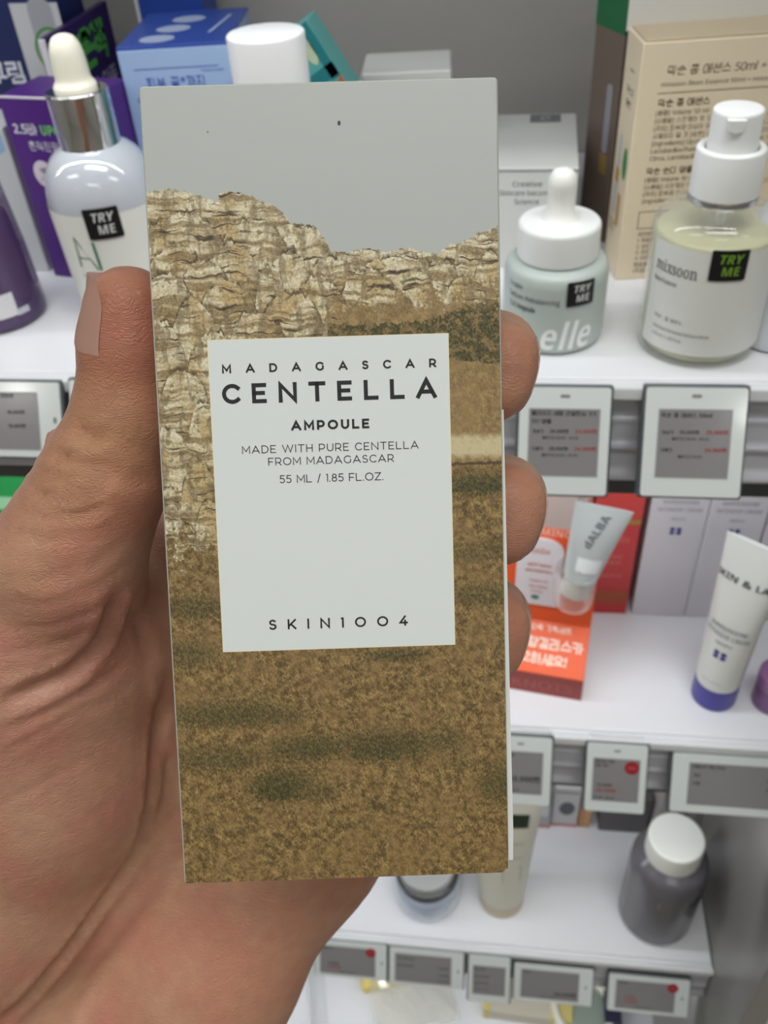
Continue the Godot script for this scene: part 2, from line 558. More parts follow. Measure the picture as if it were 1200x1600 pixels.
func hangul(code: int) -> Array:
	# strokes of one syllable in a unit square
	var s := code - 0xAC00
	var l: String = JAMO[s / 588]
	var v := (s % 588) / 28
	var t: String = TAIL[s % 28]
	var out := []
	var low := 0.40 if t else 0.0
	var upright := {0: [1, 1], 1: [1, 2], 2: [3, 1], 3: [3, 2], 4: [-1, 1], 5: [-3, 1], 6: [-1, 2], 7: [-3, 2], 20: [0, 0]}
	var lying := {8: [1, 1], 12: [1, 2], 13: [-1, 1], 17: [-1, 2], 18: [0, 0]}
	var both := {9: [8, 0], 10: [8, 1], 11: [8, 20], 14: [13, 4], 15: [13, 5], 16: [13, 20], 19: [18, 20]}
	var hv = -1
	var vv = -1
	if upright.has(v): vv = v
	elif lying.has(v): hv = v
	else:
		hv = both[v][0]
		vv = both[v][1]
	var box := Rect2(0.0, low, 0.55, 1.0 - low)
	if hv >= 0:
		box = Rect2(0.1, low + (1.0 - low) * 0.48, 0.8, (1.0 - low) * 0.52) if vv < 0 else Rect2(0.02, low + (1.0 - low) * 0.45, 0.55, (1.0 - low) * 0.55)
	for st in jamo(l):
		out.append(into(st, box))
	if vv >= 0:
		var k: Array = upright[vv]
		var x := 0.82 if absi(k[0]) != 3 else 0.72
		out.append([Vector2(x, low), Vector2(x, 1.0)])
		if absi(k[0]) == 3:
			out.append([Vector2(0.97, low), Vector2(0.97, 1.0)])
		for i in k[1]:
			var y: float = low + (1.0 - low) * (0.5 if k[1] == 1 else 0.35 + 0.3 * i)
			if k[0] == 1: out.append([Vector2(x, y), Vector2(1.0, y)])
			elif k[0] == 3: out.append([Vector2(x, y), Vector2(0.97, y)])
			elif k[0] < 0: out.append([Vector2(x - 0.18, y), Vector2(x, y)])
	if hv >= 0:
		var k: Array = lying[hv]
		var wide := 1.0 if vv < 0 else 0.66
		var y := low + (1.0 - low) * (0.12 if k[0] >= 0 else 0.3)
		out.append([Vector2(0.0, y), Vector2(wide, y)])
		for i in k[1]:
			var x: float = wide * (0.5 if k[1] == 1 else 0.32 + 0.36 * i)
			out.append([Vector2(x, y), Vector2(x, y + (1.0 - low) * 0.24 * k[0])])
	if t:
		for st in jamo(t):
			out.append(into(st, Rect2(0.14, 0.0, 0.76, 0.30)))
	return out

func into(pts: Array, r: Rect2) -> Array:
	var q := []
	for p in pts:
		q.append(r.position + p * r.size)
	return q

func write_korean(text: String, height: float, at: Vector2, pen := 0.12, align := 0, slant := 0.0) -> Array:
	# Hangul syllables, with figures and Latin letters set between them
	var x := 0.0
	var out := []
	for ch in text:
		var code := ch.unicode_at(0)
		if code >= 0xAC00 and code < 0xD7A4:
			for s in hangul(code):
				var q := []
				for p in s:
					q.append(Vector2(x + (p.x * 0.86 + 0.04) * height, (p.y * (1.0 - pen) + pen / 2.0) * height))
				out.append_array(ribbon(q, pen * height))
			x += height * 1.02
		elif ch == " ":
			x += height * 0.4
		else:
			var g := write_latin(ch, height * 0.85, Vector2(x, 0.05 * height), pen > 0.11, 0.0, -1)
			var far := x
			for p in g:
				far = maxf(far, p.x)
			out.append_array(g)
			x = far + height * 0.09
	var off := Vector2(at.x - (0.0 if align < 0 else x if align > 0 else x / 2.0), at.y)
	for i in out.size():
		out[i] += off
		out[i].x += (out[i].y - at.y) * slant
	return out

func print_on(tris: Array, map: Callable, lift := 0.00008) -> ArrayMesh:
	# flat triangles laid on a surface, a hair above it
	var st := new_st()
	var e := 0.0004
	for k in range(0, tris.size(), 3):
		var p := []
		var n := []
		for j in 3:
			var q: Vector2 = tris[k + j]
			var a: Vector3 = map.call(q)
			var nn: Vector3 = (map.call(q + Vector2(e, 0)) - a).cross(map.call(q + Vector2(0, e)) - a).normalized()
			p.append(a + nn * lift)
			n.append(nn)
		tri(st, p[0], p[1], p[2], n[0], n[1], n[2])
	return st.commit()

func patch(poly: PackedVector2Array, at := Vector2.ZERO, cut := 0.0) -> Array:
	# an outline as triangles; cut > 0 slices it into strips that can bend round a surface
	var out := []
	var pieces := [poly]
	if cut > 0.0:
		pieces = []
		var x0 := 1e9
		var x1 := -1e9
		for p in poly:
			x0 = minf(x0, p.x)
			x1 = maxf(x1, p.x)
		var n := int(ceil((x1 - x0) / cut))
		for k in n:
			var a := x0 + (x1 - x0) * k / n
			var b := x0 + (x1 - x0) * (k + 1) / n
			for q in Geometry2D.intersect_polygons(poly, PackedVector2Array([Vector2(a, -9), Vector2(b, -9), Vector2(b, 9), Vector2(a, 9)])):
				pieces.append(q)
	for q in pieces:
		for i in Geometry2D.triangulate_polygon(q):
			out.append(q[i] + at)
	return out

func rect(w: float, h: float, at := Vector2.ZERO) -> Array:
	var p := [Vector2(-w, -h) / 2, Vector2(w, -h) / 2, Vector2(w, h) / 2, Vector2(-w, h) / 2]
	return [at + p[0], at + p[1], at + p[2], at + p[0], at + p[2], at + p[3]]

# ------------------------------------------------------------------ the shop
func build_setting() -> void:
	var wall := mat("shop_wall", rgb8(205, 203, 198), 0.7)
	var floor_ := mat("shop_floor", rgb8(170, 165, 158), 0.35)
	struct("floor", rbox(Vector3(5.4, 0.1, 4.4), 0.005, 1), floor_, Vector3(0, -0.05, 1.6))
	struct("ceiling", rbox(Vector3(5.4, 0.1, 4.4), 0.005, 1), wall, Vector3(0, 2.75, 1.6))
	struct("wall_back", rbox(Vector3(5.4, 2.8, 0.1), 0.005, 1), wall, Vector3(0, 1.35, -0.40))
	struct("wall_front", rbox(Vector3(5.4, 2.8, 0.1), 0.005, 1), wall, Vector3(0, 1.35, 3.75))
	struct("wall_left", rbox(Vector3(0.1, 2.8, 4.2), 0.005, 1), wall, Vector3(-2.65, 1.35, 1.65))
	struct("wall_right", rbox(Vector3(0.1, 2.8, 4.2), 0.005, 1), wall, Vector3(2.65, 1.35, 1.65))

func build_shelving() -> void:
	var x0 := -0.75
	var x1 := 0.172
	var w := x1 - x0
	var mid := (x0 + x1) / 2.0
	var white := mat("shelf_white", rgb8(226, 227, 232), 0.22)
	var back := mat("back_panel", rgb8(176, 173, 166), 0.55)
	var side := mat("side_panel", rgb8(136, 134, 131), 0.3)
	var lip := mat("lip_grey", rgb8(74, 76, 76), 0.45)
	var rail := mat("rail_plastic", rgb8(196, 196, 205), 0.16)
	var brim := mat("rail_edge", rgb8(220, 222, 226), 0.1)
	struct("wall_bay_back", rbox(Vector3(w, 1.9, 0.02), 0.002, 1), back, Vector3(mid, 0.97, BACK - 0.011))
	struct("wall_bay_right", rbox(Vector3(0.018, 1.92, 0.316), 0.002, 1), side, Vector3(x1 + 0.0095, 0.96, BACK + 0.148))
	struct("wall_bay_left", rbox(Vector3(0.018, 1.92, 0.316), 0.002, 1), side, Vector3(x0 - 0.0095, 0.96, BACK + 0.148))
	var where := ["over the dropper and pump bottles", "under the dropper and pump bottles", "under the orange tester stand and white cartons", "under the grey pill bottle and cream tube", "under the wrapped yellow pad and open ring jar"]
	for i in SHELF.size():
		var y: float = SHELF[i]
		var n := thing("shelf_board", "white shelf board with price rail, " + where[i], "shelf", Vector3(0, y, 0))
		part("board", rbox(Vector3(w, 0.022, -BACK - 0.0005), 0.0012, 2), white, n, Vector3(mid, -0.011, BACK / 2.0))
		if i == 0:
			continue
		# price rail: a bright brim, then a ribbed plastic channel, then the dark lip below
		part("rail_brim", extrude_x(rounded([Vector2(0.0002, -0.0004), Vector2(0.0022, -0.0016), Vector2(0.0034, 0.0006), Vector2(0.0068, 0.0004), Vector2(0.0074, -0.0052), Vector2(0.004, -0.0062)], 0.0012, 4), x0, x1), brim, n)
		var prof := [Vector2(0.004, -0.0062), Vector2(0.0034, -0.0085), Vector2(0.0032, -0.0150), Vector2(0.0038, -0.0158), Vector2(0.0040, -0.0172), Vector2(0.0036, -0.0188), Vector2(0.0038, -0.0268), Vector2(0.0052, -0.0284), Vector2(0.0054, -0.0300), Vector2(0.0038, -0.0318), Vector2(0.0038, -0.0402), Vector2(0.0058, -0.0424), Vector2(0.0066, -0.0446), Vector2(0.0050, -0.0465), Vector2(0.0004, -0.0470)]
		part("price_rail", extrude_x(rounded(prof, 0.0016, 4), x0, x1), rail, n)
		part("shelf_lip", rbox(Vector3(w, 0.036, 0.003), 0.0006, 1), lip, n, Vector3(mid, -0.040, -0.0016))
	# the next bay beyond the grey panel
	struct("wall_next_bay", rbox(Vector3(0.7, 1.9, 0.02), 0.002, 1), back, Vector3(0.545, 0.97, BACK - 0.011))
	for i in 4:
		var b := thing("shelf_board", ["topmost", "second", "third", "lowest"][i] + " white shelf board of the next bay beyond the grey side panel", "shelf", Vector3(0.545, 1.30 - 0.26 * i, 0), "shelf boards of the next bay")
		part("board", rbox(Vector3(0.7, 0.022, 0.25), 0.0012, 2), white, b, Vector3(0, -0.011, BACK / 2.0))
		part("price_rail", rbox(Vector3(0.7, 0.044, 0.004), 0.001, 1), rail, b, Vector3(0, -0.020, 0.0022))

# ------------------------------------------------------------------ the carton in the hand
const CARTON := Vector3(0.0486, 0.1137, 0.048)

func build_carton_held() -> void:
	var u := Vector3(0.9893, -0.0466, -0.1382).normalized()
	var up := -Vector3(0.0463, -0.8219, 0.5678)
	up = up.normalized()
	u = (u - up * u.dot(up)).normalized()
	box_at = Transform3D(Basis(u, up, u.cross(up)), Vector3(-0.0229, 1.3193, 0.2056) + u.cross(up) * 0.0009)   # origin in the middle of the front face
	var n := thing("ampoule_carton", "tall carton printed with sandstone cliffs, dry grass and a white label, held in the hand", "box")
	n.transform = box_at
	var paper := card(198, 201, 196, 0.40)
	part("carton_body", worn_corner(rbox(CARTON - Vector3(0, 0, 0.0002), 0.0006, 3)), paper, n, Vector3(0, 0, -CARTON.z / 2.0 - 0.0001))
	var pic := StandardMaterial3D.new()
	pic.resource_name = "cliff_print"
	pic.albedo_texture = ImageTexture.create_from_image(cliff_print())
	pic.roughness = 0.42
	pic.texture_repeat = false
	var w := CARTON.x / 2.0 - 0.00035
	var h := CARTON.y / 2.0 - 0.0004
	var st := new_st()
	var edge := PackedVector2Array([Vector2(-w, h - 0.0004), Vector2(-w + 0.0004, h), Vector2(w - 0.0004, h), Vector2(w, h - 0.0004), Vector2(w, -h + 0.0007), Vector2(w - 0.0009, -h), Vector2(-w, -h)])
	var ids := Geometry2D.triangulate_polygon(edge)
	for i in range(0, ids.size(), 3):
		var p := []
		var t := []
		for j in 3:
			var q := edge[ids[i + j]]
			p.append(v3(q, 0.00002))
			t.append(Vector2(q.x / CARTON.x + 0.5, 0.5 - q.y / CARTON.y))
		tri(st, p[0], p[1], p[2], Vector3.BACK, Vector3.BACK, Vector3.BACK, t[0], t[1], t[2])
	part("printed_front", st.commit(), pic, n, Vector3.ZERO, "print of layered cliffs under a pale sky above dry grass")
	# label panel, 0.154..0.844 across and 0.300..0.690 down
	var lw := 0.684 * CARTON.x
	var lh := 0.3875 * CARTON.y
	var lc := Vector2((0.501 - 0.5) * CARTON.x, (0.5 - 0.4945) * CARTON.y)
	part("label_edge", print_on(rect(lw + 0.0003, lh + 0.0003, lc), flat_map(Transform3D()), 0.00003), ink(236, 230, 205), n)
	part("label_panel", print_on(rect(lw, lh, lc), flat_map(Transform3D()), 0.00005), card(225, 230, 230, 0.4), n, Vector3.ZERO, "white printed label panel")
	var black := ink(28, 28, 30)
	var fm := flat_map(Transform3D())
	for t in [["MADAGASCAR", 1.22, 0.5015, 0.3350, 0.614, 0.21], ["CENTELLA", 2.78, 0.4995, 0.3655, 0.617, 0.205], ["AMPOULE", 1.36, 0.4985, 0.4065, 0.226, 0.235], ["MADE WITH PURE CENTELLA", 1.10, 0.4965, 0.4345, 0.511, 0.115], ["FROM MADAGASCAR", 1.10, 0.4970, 0.4500, 0.364, 0.115], ["55 ML / 1.85 FL.OZ.", 1.13, 0.4965, 0.4722, 0.301, 0.115], ["SKIN1OO4", 1.50, 0.5015, 0.6560, 0.411, 0.175]]:
		part("lettering", print_on(write_pen(t[0], t[1] * 0.001, Vector2((t[2] - 0.5) * CARTON.x, (0.5 - t[3]) * CARTON.y), t[4] * CARTON.x, t[5]), fm, 0.00008), black, n)
	# the side wall bows out a little beside the front edge
	part("side_fold", prism(PackedVector2Array([Vector2(0.0242, 0.012), Vector2(0.0245, 0.012), Vector2(0.0248, -0.03), Vector2(0.0250, -0.0500), Vector2(0.0249, -0.0552), Vector2(0.0242, -0.0552)]), 0.006), card(228, 230, 228, 0.45), n, Vector3(0, 0, -0.0072))
	# two specks of dirt on the print
	part("speck", print_on(patch(disc(0.00022, 0.00034, 9), Vector2(0.0026, 0.0512)), fm, 0.00006), ink(60, 58, 50), n)
	part("speck", print_on(patch(disc(0.00016, 0.00016, 9), Vector2(-0.0152, 0.0505)), fm, 0.00006), ink(150, 142, 120), n)

func worn_corner(m: ArrayMesh) -> ArrayMesh:
	# the lower right front corner is knocked in
	var ar := m.surface_get_arrays(0)
	var v: PackedVector3Array = ar[Mesh.ARRAY_VERTEX]
	var c := Vector2(CARTON.x / 2.0, -CARTON.y / 2.0)
	var d := Vector2(0.62, -0.785)
	for i in v.size():
		var q := Vector2(v[i].x, v[i].y)
		var over := (q - c).dot(d) + 0.00085
		if over > 0.0:
			q -= d * over
			v[i] = Vector3(q.x, q.y, v[i].z)
	ar[Mesh.ARRAY_VERTEX] = v
	var out := ArrayMesh.new()
	out.add_surface_from_arrays(Mesh.PRIMITIVE_TRIANGLES, ar)
	return out

func cliff_print() -> Image:
	# the landscape printed on the carton: sky, layered cliffs, scrub, pale sandbank, dry grass with bushes
	var W := 640
	var H := 1500
	var skyline := [Vector2(-0.01, 0.124), Vector2(0.071, 0.120), Vector2(0.126, 0.125), Vector2(0.179, 0.133), Vector2(0.205, 0.137), Vector2(0.212, 0.126), Vector2(0.232, 0.1235), Vector2(0.308, 0.132), Vector2(0.37, 0.144), Vector2(0.393, 0.154), Vector2(0.405, 0.163), Vector2(0.47, 0.167), Vector2(0.496, 0.180), Vector2(0.52, 0.198), Vector2(0.56, 0.2), Vector2(0.6, 0.1975), Vector2(0.64, 0.196), Vector2(0.67, 0.201), Vector2(0.69, 0.199), Vector2(0.74, 0.197), Vector2(0.79, 0.203), Vector2(0.825, 0.205), Vector2(0.855, 0.194), Vector2(0.89, 0.193), Vector2(0.925, 0.184), Vector2(0.966, 0.177), Vector2(0.985, 0.177), Vector2(0.992, 0.173), Vector2(1.01, 0.176)]
	# buttresses in front of the skyline, far to near: u, v of the top, half width, drop at the sides
	var mounds := [[0.45, 0.170, 0.10, 0.05], [0.94, 0.186, 0.10, 0.06], [0.30, 0.158, 0.11, 0.05], [0.10, 0.150, 0.13, 0.05], [0.70, 0.207, 0.14, 0.03], [0.52, 0.208, 0.10, 0.04], [0.24, 0.183, 0.08, 0.05], [0.40, 0.196, 0.07, 0.05], [0.83, 0.213, 0.07, 0.05], [0.08, 0.186, 0.10, 0.06], [0.97, 0.205, 0.06, 0.06], [0.62, 0.222, 0.09, 0.04], [0.16, 0.205, 0.09, 0.06], [0.76, 0.226, 0.06, 0.04], [0.33, 0.214, 0.035, 0.06], [0.48, 0.229, 0.08, 0.04], [0.05, 0.220, 0.09, 0.06], [0.90, 0.232, 0.07, 0.04], [0.22, 0.228, 0.10, 0.07], [0.40, 0.247, 0.10, 0.05], [0.66, 0.243, 0.10, 0.04], [0.12, 0.250, 0.08, 0.07], [0.30, 0.268, 0.10, 0.06], [0.54, 0.258, 0.06, 0.05], [0.02, 0.275, 0.09, 0.08], [0.17, 0.290, 0.09, 0.08], [0.08, 0.335, 0.10, 0.09], [0.14, 0.375, 0.07, 0.08], [0.03, 0.405, 0.08, 0.08], [0.11, 0.445, 0.06, 0.07], [0.02, 0.480, 0.05, 0.07], [0.135, 0.497, 0.05, 0.06], [0.07, 0.525, 0.04, 0.05]]
	var n := []
	for q in [[11, 0.010, 5], [12, 0.045, 4], [13, 0.14, 4], [14, 0.02, 4], [15, 0.34, 2], [16, 0.006, 3]]:
		var f := FastNoiseLite.new()
		f.seed = q[0]
		f.noise_type = FastNoiseLite.TYPE_SIMPLEX_SMOOTH
		f.frequency = q[1]
		f.fractal_octaves = q[2]
		n.append(f)
	var data := PackedByteArray()
	data.resize(W * H * 3)
	# bushes: u, v, half width, half height, strength
	var bush := [[0.16, 0.770, 0.20, 0.018, 0.75], [0.30, 0.775, 0.10, 0.012, 0.6], [0.12, 0.828, 0.18, 0.018, 0.6], [0.40, 0.818, 0.13, 0.018, 0.85], [0.63, 0.818, 0.16, 0.022, 0.9], [0.80, 0.815, 0.08, 0.016, 0.5], [0.31, 0.868, 0.10, 0.024, 1.0], [0.42, 0.878, 0.06, 0.014, 0.5], [0.67, 0.700, 0.10, 0.008, 0.9], [0.97, 0.872, 0.07, 0.03, 0.7], [0.93, 0.485, 0.14, 0.0145, 1.0], [0.08, 0.63, 0.10, 0.016, 0.7], [0.05, 0.69, 0.09, 0.018, 0.6], [0.93, 0.57, 0.1, 0.013, 0.5], [0.95, 0.625, 0.1, 0.015, 0.6], [0.6, 0.9, 0.05, 0.006, 0.4], [0.08, 0.925, 0.03, 0.006, 0.5], [0.5, 0.925, 0.04, 0.006, 0.5], [0.85, 0.845, 0.04, 0.01, 0.3]]
	var seg := 0
	for x in W:
		var u := (x + 0.5) / W
		while seg < skyline.size() - 2 and skyline[seg + 1].x < u:
			seg += 1
		var a: Vector2 = skyline[seg]
		var b: Vector2 = skyline[seg + 1]
		var top: float = lerpf(a.y, b.y, (u - a.x) / (b.x - a.x)) + n[1].get_noise_2d(x * 1.4, 7.0) * 0.0030 + n[2].get_noise_2d(x, 90.0) * 0.0014
		# where each buttress begins in this column
		var tops := PackedFloat32Array()
		var across := PackedFloat32Array()
		var which := PackedInt32Array()
		for k in mounds.size():
			var m: Array = mounds[k]
			var du: float = (u - m[0]) / m[2]
			if absf(du) < 1.0:
				var t: float = m[1] + m[3] * pow(absf(du), 2.6) + n[1].get_noise_2d(x * 1.3, k * 57.0) * 0.007 + n[2].get_noise_2d(x, k * 31.0) * 0.002
				tops.append(maxf(t, top))
				across.append(du)
				which.append(k)
		var flat: bool = u >= 0.13 and u <= 0.87        # behind the white label nothing shows
		for y in H:
			var v := (y + 0.5) / H
			var c := Vector3(0.722, 0.738, 0.732)
			if v > top and not (flat and v > 0.315 and v < 0.68 and u > 0.17 and u < 0.83):
				var big: float = n[0].get_noise_2d(x * 1.6, y)
				var fine: float = n[2].get_noise_2d(x, y)
				var mid_: float = n[1].get_noise_2d(x, y)
				var grit: float = n[4].get_noise_2d(x, y)
				# how much of this place is cliff: all of the middle, and a spur down the left side
				var foot := 0.268 + 0.03 * big if u > 0.5 else 0.31
				if u < 0.20 + 0.08 * big:
					foot = 0.560 + 0.06 * big + 0.05 * mid_
				var rock := clampf((foot - v) / 0.014 + fine * 1.2 + mid_, 0.0, 1.0)
				if rock < 1.0:
					# --- grass: straw blades over brown earth
					var blade: float = n[4].get_noise_2d(x * 1.1 + y * 0.15, y * 0.42)
					var tuft: float = n[2].get_noise_2d(x * 0.8 - y * 0.2, y * 0.6)
					var tone := 0.50 + 0.50 * blade + 0.42 * tuft + 0.55 * mid_ + 0.25 * big
					var g := Vector3(0.33, 0.26, 0.145).lerp(Vector3(0.71, 0.59, 0.375), clampf(tone, 0.0, 1.0))
					g = g.lerp(Vector3(0.47, 0.37, 0.235), clampf(big * 1.6, 0.0, 0.40))
					if v < 0.46:
						g = g.lerp(Vector3(0.66, 0.56, 0.39), 0.45)
					# pale bank on the right
					var bank := clampf(1.0 - absf(v - (0.438 + 0.01 * (u - 0.9) + 0.004 * mid_)) / 0.017, 0.0, 1.0) * smoothstep(0.55, 0.8, u)
					g = g.lerp(Vector3(0.84, 0.79, 0.64) - Vector3.ONE * 0.12 * maxf(0.0, mid_), minf(1.0, bank * 2.2) * 0.88)
					if u > 0.6 and absf(v - 0.4595 - 0.002 * mid_) < 0.0018:
						g *= 0.6
					var green := 0.0
					for q in bush:
						var dx: float = (u - q[0]) / q[2]
						var dy: float = (v - q[1]) / q[3]
						var r := dx * dx + dy * dy
						if r < 2.8:
							green = maxf(green, clampf((1.10 - sqrt(r)) * 2.0 + mid_ * 1.4 + fine * 1.0, 0.0, 1.0) * q[4] * (0.78 + 0.22 * clampf(dy, -1.0, 1.0)))
					# scrub below the cliffs
					var scrub_top := 0.284 - 0.026 * smoothstep(0.75, 1.0, u) + 0.008 * mid_
					var scrub_low := lerpf(0.325, 0.350, smoothstep(0.8, 1.0, u)) - 0.012 * smoothstep(0.86, 1.0, u) + 0.006 * big
					if u > 0.44 and v > scrub_top and v < scrub_low:
						green = maxf(green, clampf(0.70 + mid_ * 1.6 + fine * 0.8, 0.0, 1.0) * smoothstep(0.44, 0.55, u))
					g = g.lerp(Vector3(0.20, 0.185, 0.095).lerp(Vector3(0.46, 0.425, 0.245), clampf(0.40 + 0.7 * blade + 0.6 * tuft, 0.0, 1.0)), minf(1.0, green * 1.15))
					c = g
				if rock > 0.0:
					# --- layered sandstone: find the buttress that stands here and how far below its top we are
					var own := -1
					var below := v - top
					var du := 0.0
					var gap := 1.0
					for k in tops.size():
						if v > tops[k]:
							own = which[k]
							below = v - tops[k]
							du = across[k]
							gap = 1.0
						else:
							gap = minf(gap, tops[k] - v)
					var off := own * 173.0
					var warp: float = n[3].get_noise_2d(x * 0.8, y * 0.5 + off) * 9.0
					var layer: float = n[1].get_noise_2d(x * 0.10 + off, (y + warp) * 1.25)
					var seam: float = n[2].get_noise_2d(x * 0.055 + off, (y + warp) * 0.62)
					var rib: float = n[1].get_noise_2d(x * 0.9, y * 0.22 + off)
					var s := Vector3(0.75, 0.68, 0.53).lerp(Vector3(0.88, 0.84, 0.73), clampf(0.42 + layer * 1.6 + mid_ * 0.8, 0.0, 1.0))
					s = s.lerp(Vector3(0.90, 0.87, 0.77), clampf(1.0 - below / 0.012, 0.0, 1.0) * 0.7)
					s = s.lerp(Vector3(0.71, 0.60, 0.40), clampf(n[5].get_noise_2d(x * 1.4 + off, y * 1.2) * 2.4 + (0.10 if v > 0.23 else -0.30), 0.0, 0.7))
					s = s.lerp(Vector3(0.52, 0.44, 0.31), clampf(-layer * 2.4 - 0.15, 0.0, 0.7))
					s = s.lerp(Vector3(0.50, 0.43, 0.32), clampf(-rib * 2.2 - 0.25, 0.0, 0.6))
					s = s.lerp(Vector3(0.46, 0.39, 0.28), clampf((du - 0.35) * 1.3 + mid_ * 0.6, 0.0, 0.65))
					s = s.lerp(Vector3(0.23, 0.18, 0.12), clampf(-seam * 4.5 - 1.5 + fine * 0.8, 0.0, 0.85))
					if gap < 0.006:
						s = s.lerp(Vector3(0.25, 0.20, 0.13), clampf((1.0 - gap / 0.006) * (0.35 + rib * 2.2), 0.0, 0.7))
					s += Vector3.ONE * (fine * 0.13 + grit * 0.08)
					s = s.lerp(Vector3(0.40, 0.36, 0.20), clampf(mid_ * 2.6 - 0.9 + (v - 0.2) * 1.6, 0.0, 0.6))
					c = c.lerp(s, rock)
			else:
				c += Vector3.ONE * n[4].get_noise_2d(x, y) * 0.004
			var k := (y * W + x) * 3
			data[k] = int(clampf(c.x, 0.0, 1.0) * 255.0)
			data[k + 1] = int(clampf(c.y, 0.0, 1.0) * 255.0)
			data[k + 2] = int(clampf(c.z, 0.0, 1.0) * 255.0)
	return Image.create_from_data(W, H, false, Image.FORMAT_RGB8, data)

# ------------------------------------------------------------------ the hand
# Worked out in millimetres in the carton's axes: x right, y up, z towards the viewer, origin in the middle of its front face.
var bones := []            # [group, a, b, ra, rb]
const CELL := 1.15
const JOIN := [10.0, 2.2, 2.2, 2.2, 2.2, 3.0, 0.6]     # how softly the bones of a group join: palm, thumb, four fingers, folds of the thumb knuckle

func hp(px: float, py: float, z: float) -> Vector3:
	# the point at depth z of the carton's axes that shows at this pixel
	var o := box_at.affine_inverse() * EYE * 1000.0
	var d := box_at.basis.transposed() * ray(px, py)
	return o + d * ((z - o.z) / d.z)

func bone(group: int, pts: Array) -> void:
	# pts: [point, radius] along a chain
	for i in pts.size() - 1:
		bones.append([group, pts[i][0], pts[i + 1][0], pts[i][1], pts[i + 1][1]])

func smin(a: float, b: float, k: float) -> float:
	var h := maxf(k - absf(a - b), 0.0) / k
	return minf(a, b) - h * h * k * 0.25

var bone_a := PackedVector3Array()
var bone_ab := PackedVector3Array()
var bone_inv := PackedFloat32Array()
var bone_r := PackedFloat32Array()
var bone_dr := PackedFloat32Array()
var bone_group := PackedInt32Array()
var all_bones := PackedInt32Array()

func pack_bones() -> void:
	# palm, thumb and folds first, then the fingers
	var order := [0, 1, 3, 4, 5, 6, 2]
	bones.sort_custom(func(p: Array, q: Array) -> bool: return order[p[0]] < order[q[0]])
	for q in bones:
		var ab: Vector3 = q[2] - q[1]
		bone_a.append(q[1])
		bone_ab.append(ab)
		bone_inv.append(1.0 / maxf(ab.length_squared(), 1e-6))
		bone_r.append(q[3])
		bone_dr.append(q[4] - q[3])
		bone_group.append(q[0])
		all_bones.append(all_bones.size())

func bone_dist(k: int, p: Vector3) -> float:
	var w := p - bone_a[k]
	var t := clampf(w.dot(bone_ab[k]) * bone_inv[k], 0.0, 1.0)
	return (w - bone_ab[k] * t).length() - bone_r[k] - bone_dr[k] * t

func hand_dist(p: Vector3, set_: PackedInt32Array) -> float:
	var palm := 99.0
	var out := 99.0
	var cur := 99.0
	var was := -1
	var soft := 1.0
	for k in set_:
		var w := p - bone_a[k]
		var t := clampf(w.dot(bone_ab[k]) * bone_inv[k], 0.0, 1.0)
		var d := (w - bone_ab[k] * t).length() - bone_r[k] - bone_dr[k] * t
		var g := bone_group[k]
		if g != was:
			if was >= 2 and was <= 5:
				out = smin(minf(out, palm), smin(palm, cur, 6.0), 1.2)
			elif was >= 0:
				palm = cur if palm > 90.0 else smin(palm, cur, 4.0 if was == 1 else 1.0)
			was = g
			soft = JOIN[g]
			cur = d
		elif d < cur + soft:
			cur = smin(cur, d, soft)
	if was >= 2 and was <= 5:
		out = smin(minf(out, palm), smin(palm, cur, 6.0), 1.2)
	elif was >= 0:
		palm = cur if palm > 90.0 else smin(palm, cur, 4.0 if was == 1 else 1.0)
	out = minf(out, palm)
	# the carton presses the flesh flat where it touches
	var e := (p - Vector3(0, 0, -24.05)).abs() - Vector3(24.35, 56.85, 24.05)
	var bd := e.max(Vector3.ZERO).length() + minf(maxf(e.x, maxf(e.y, e.z)), 0.0)
	return -smin(-out, bd - 0.06, 0.8)

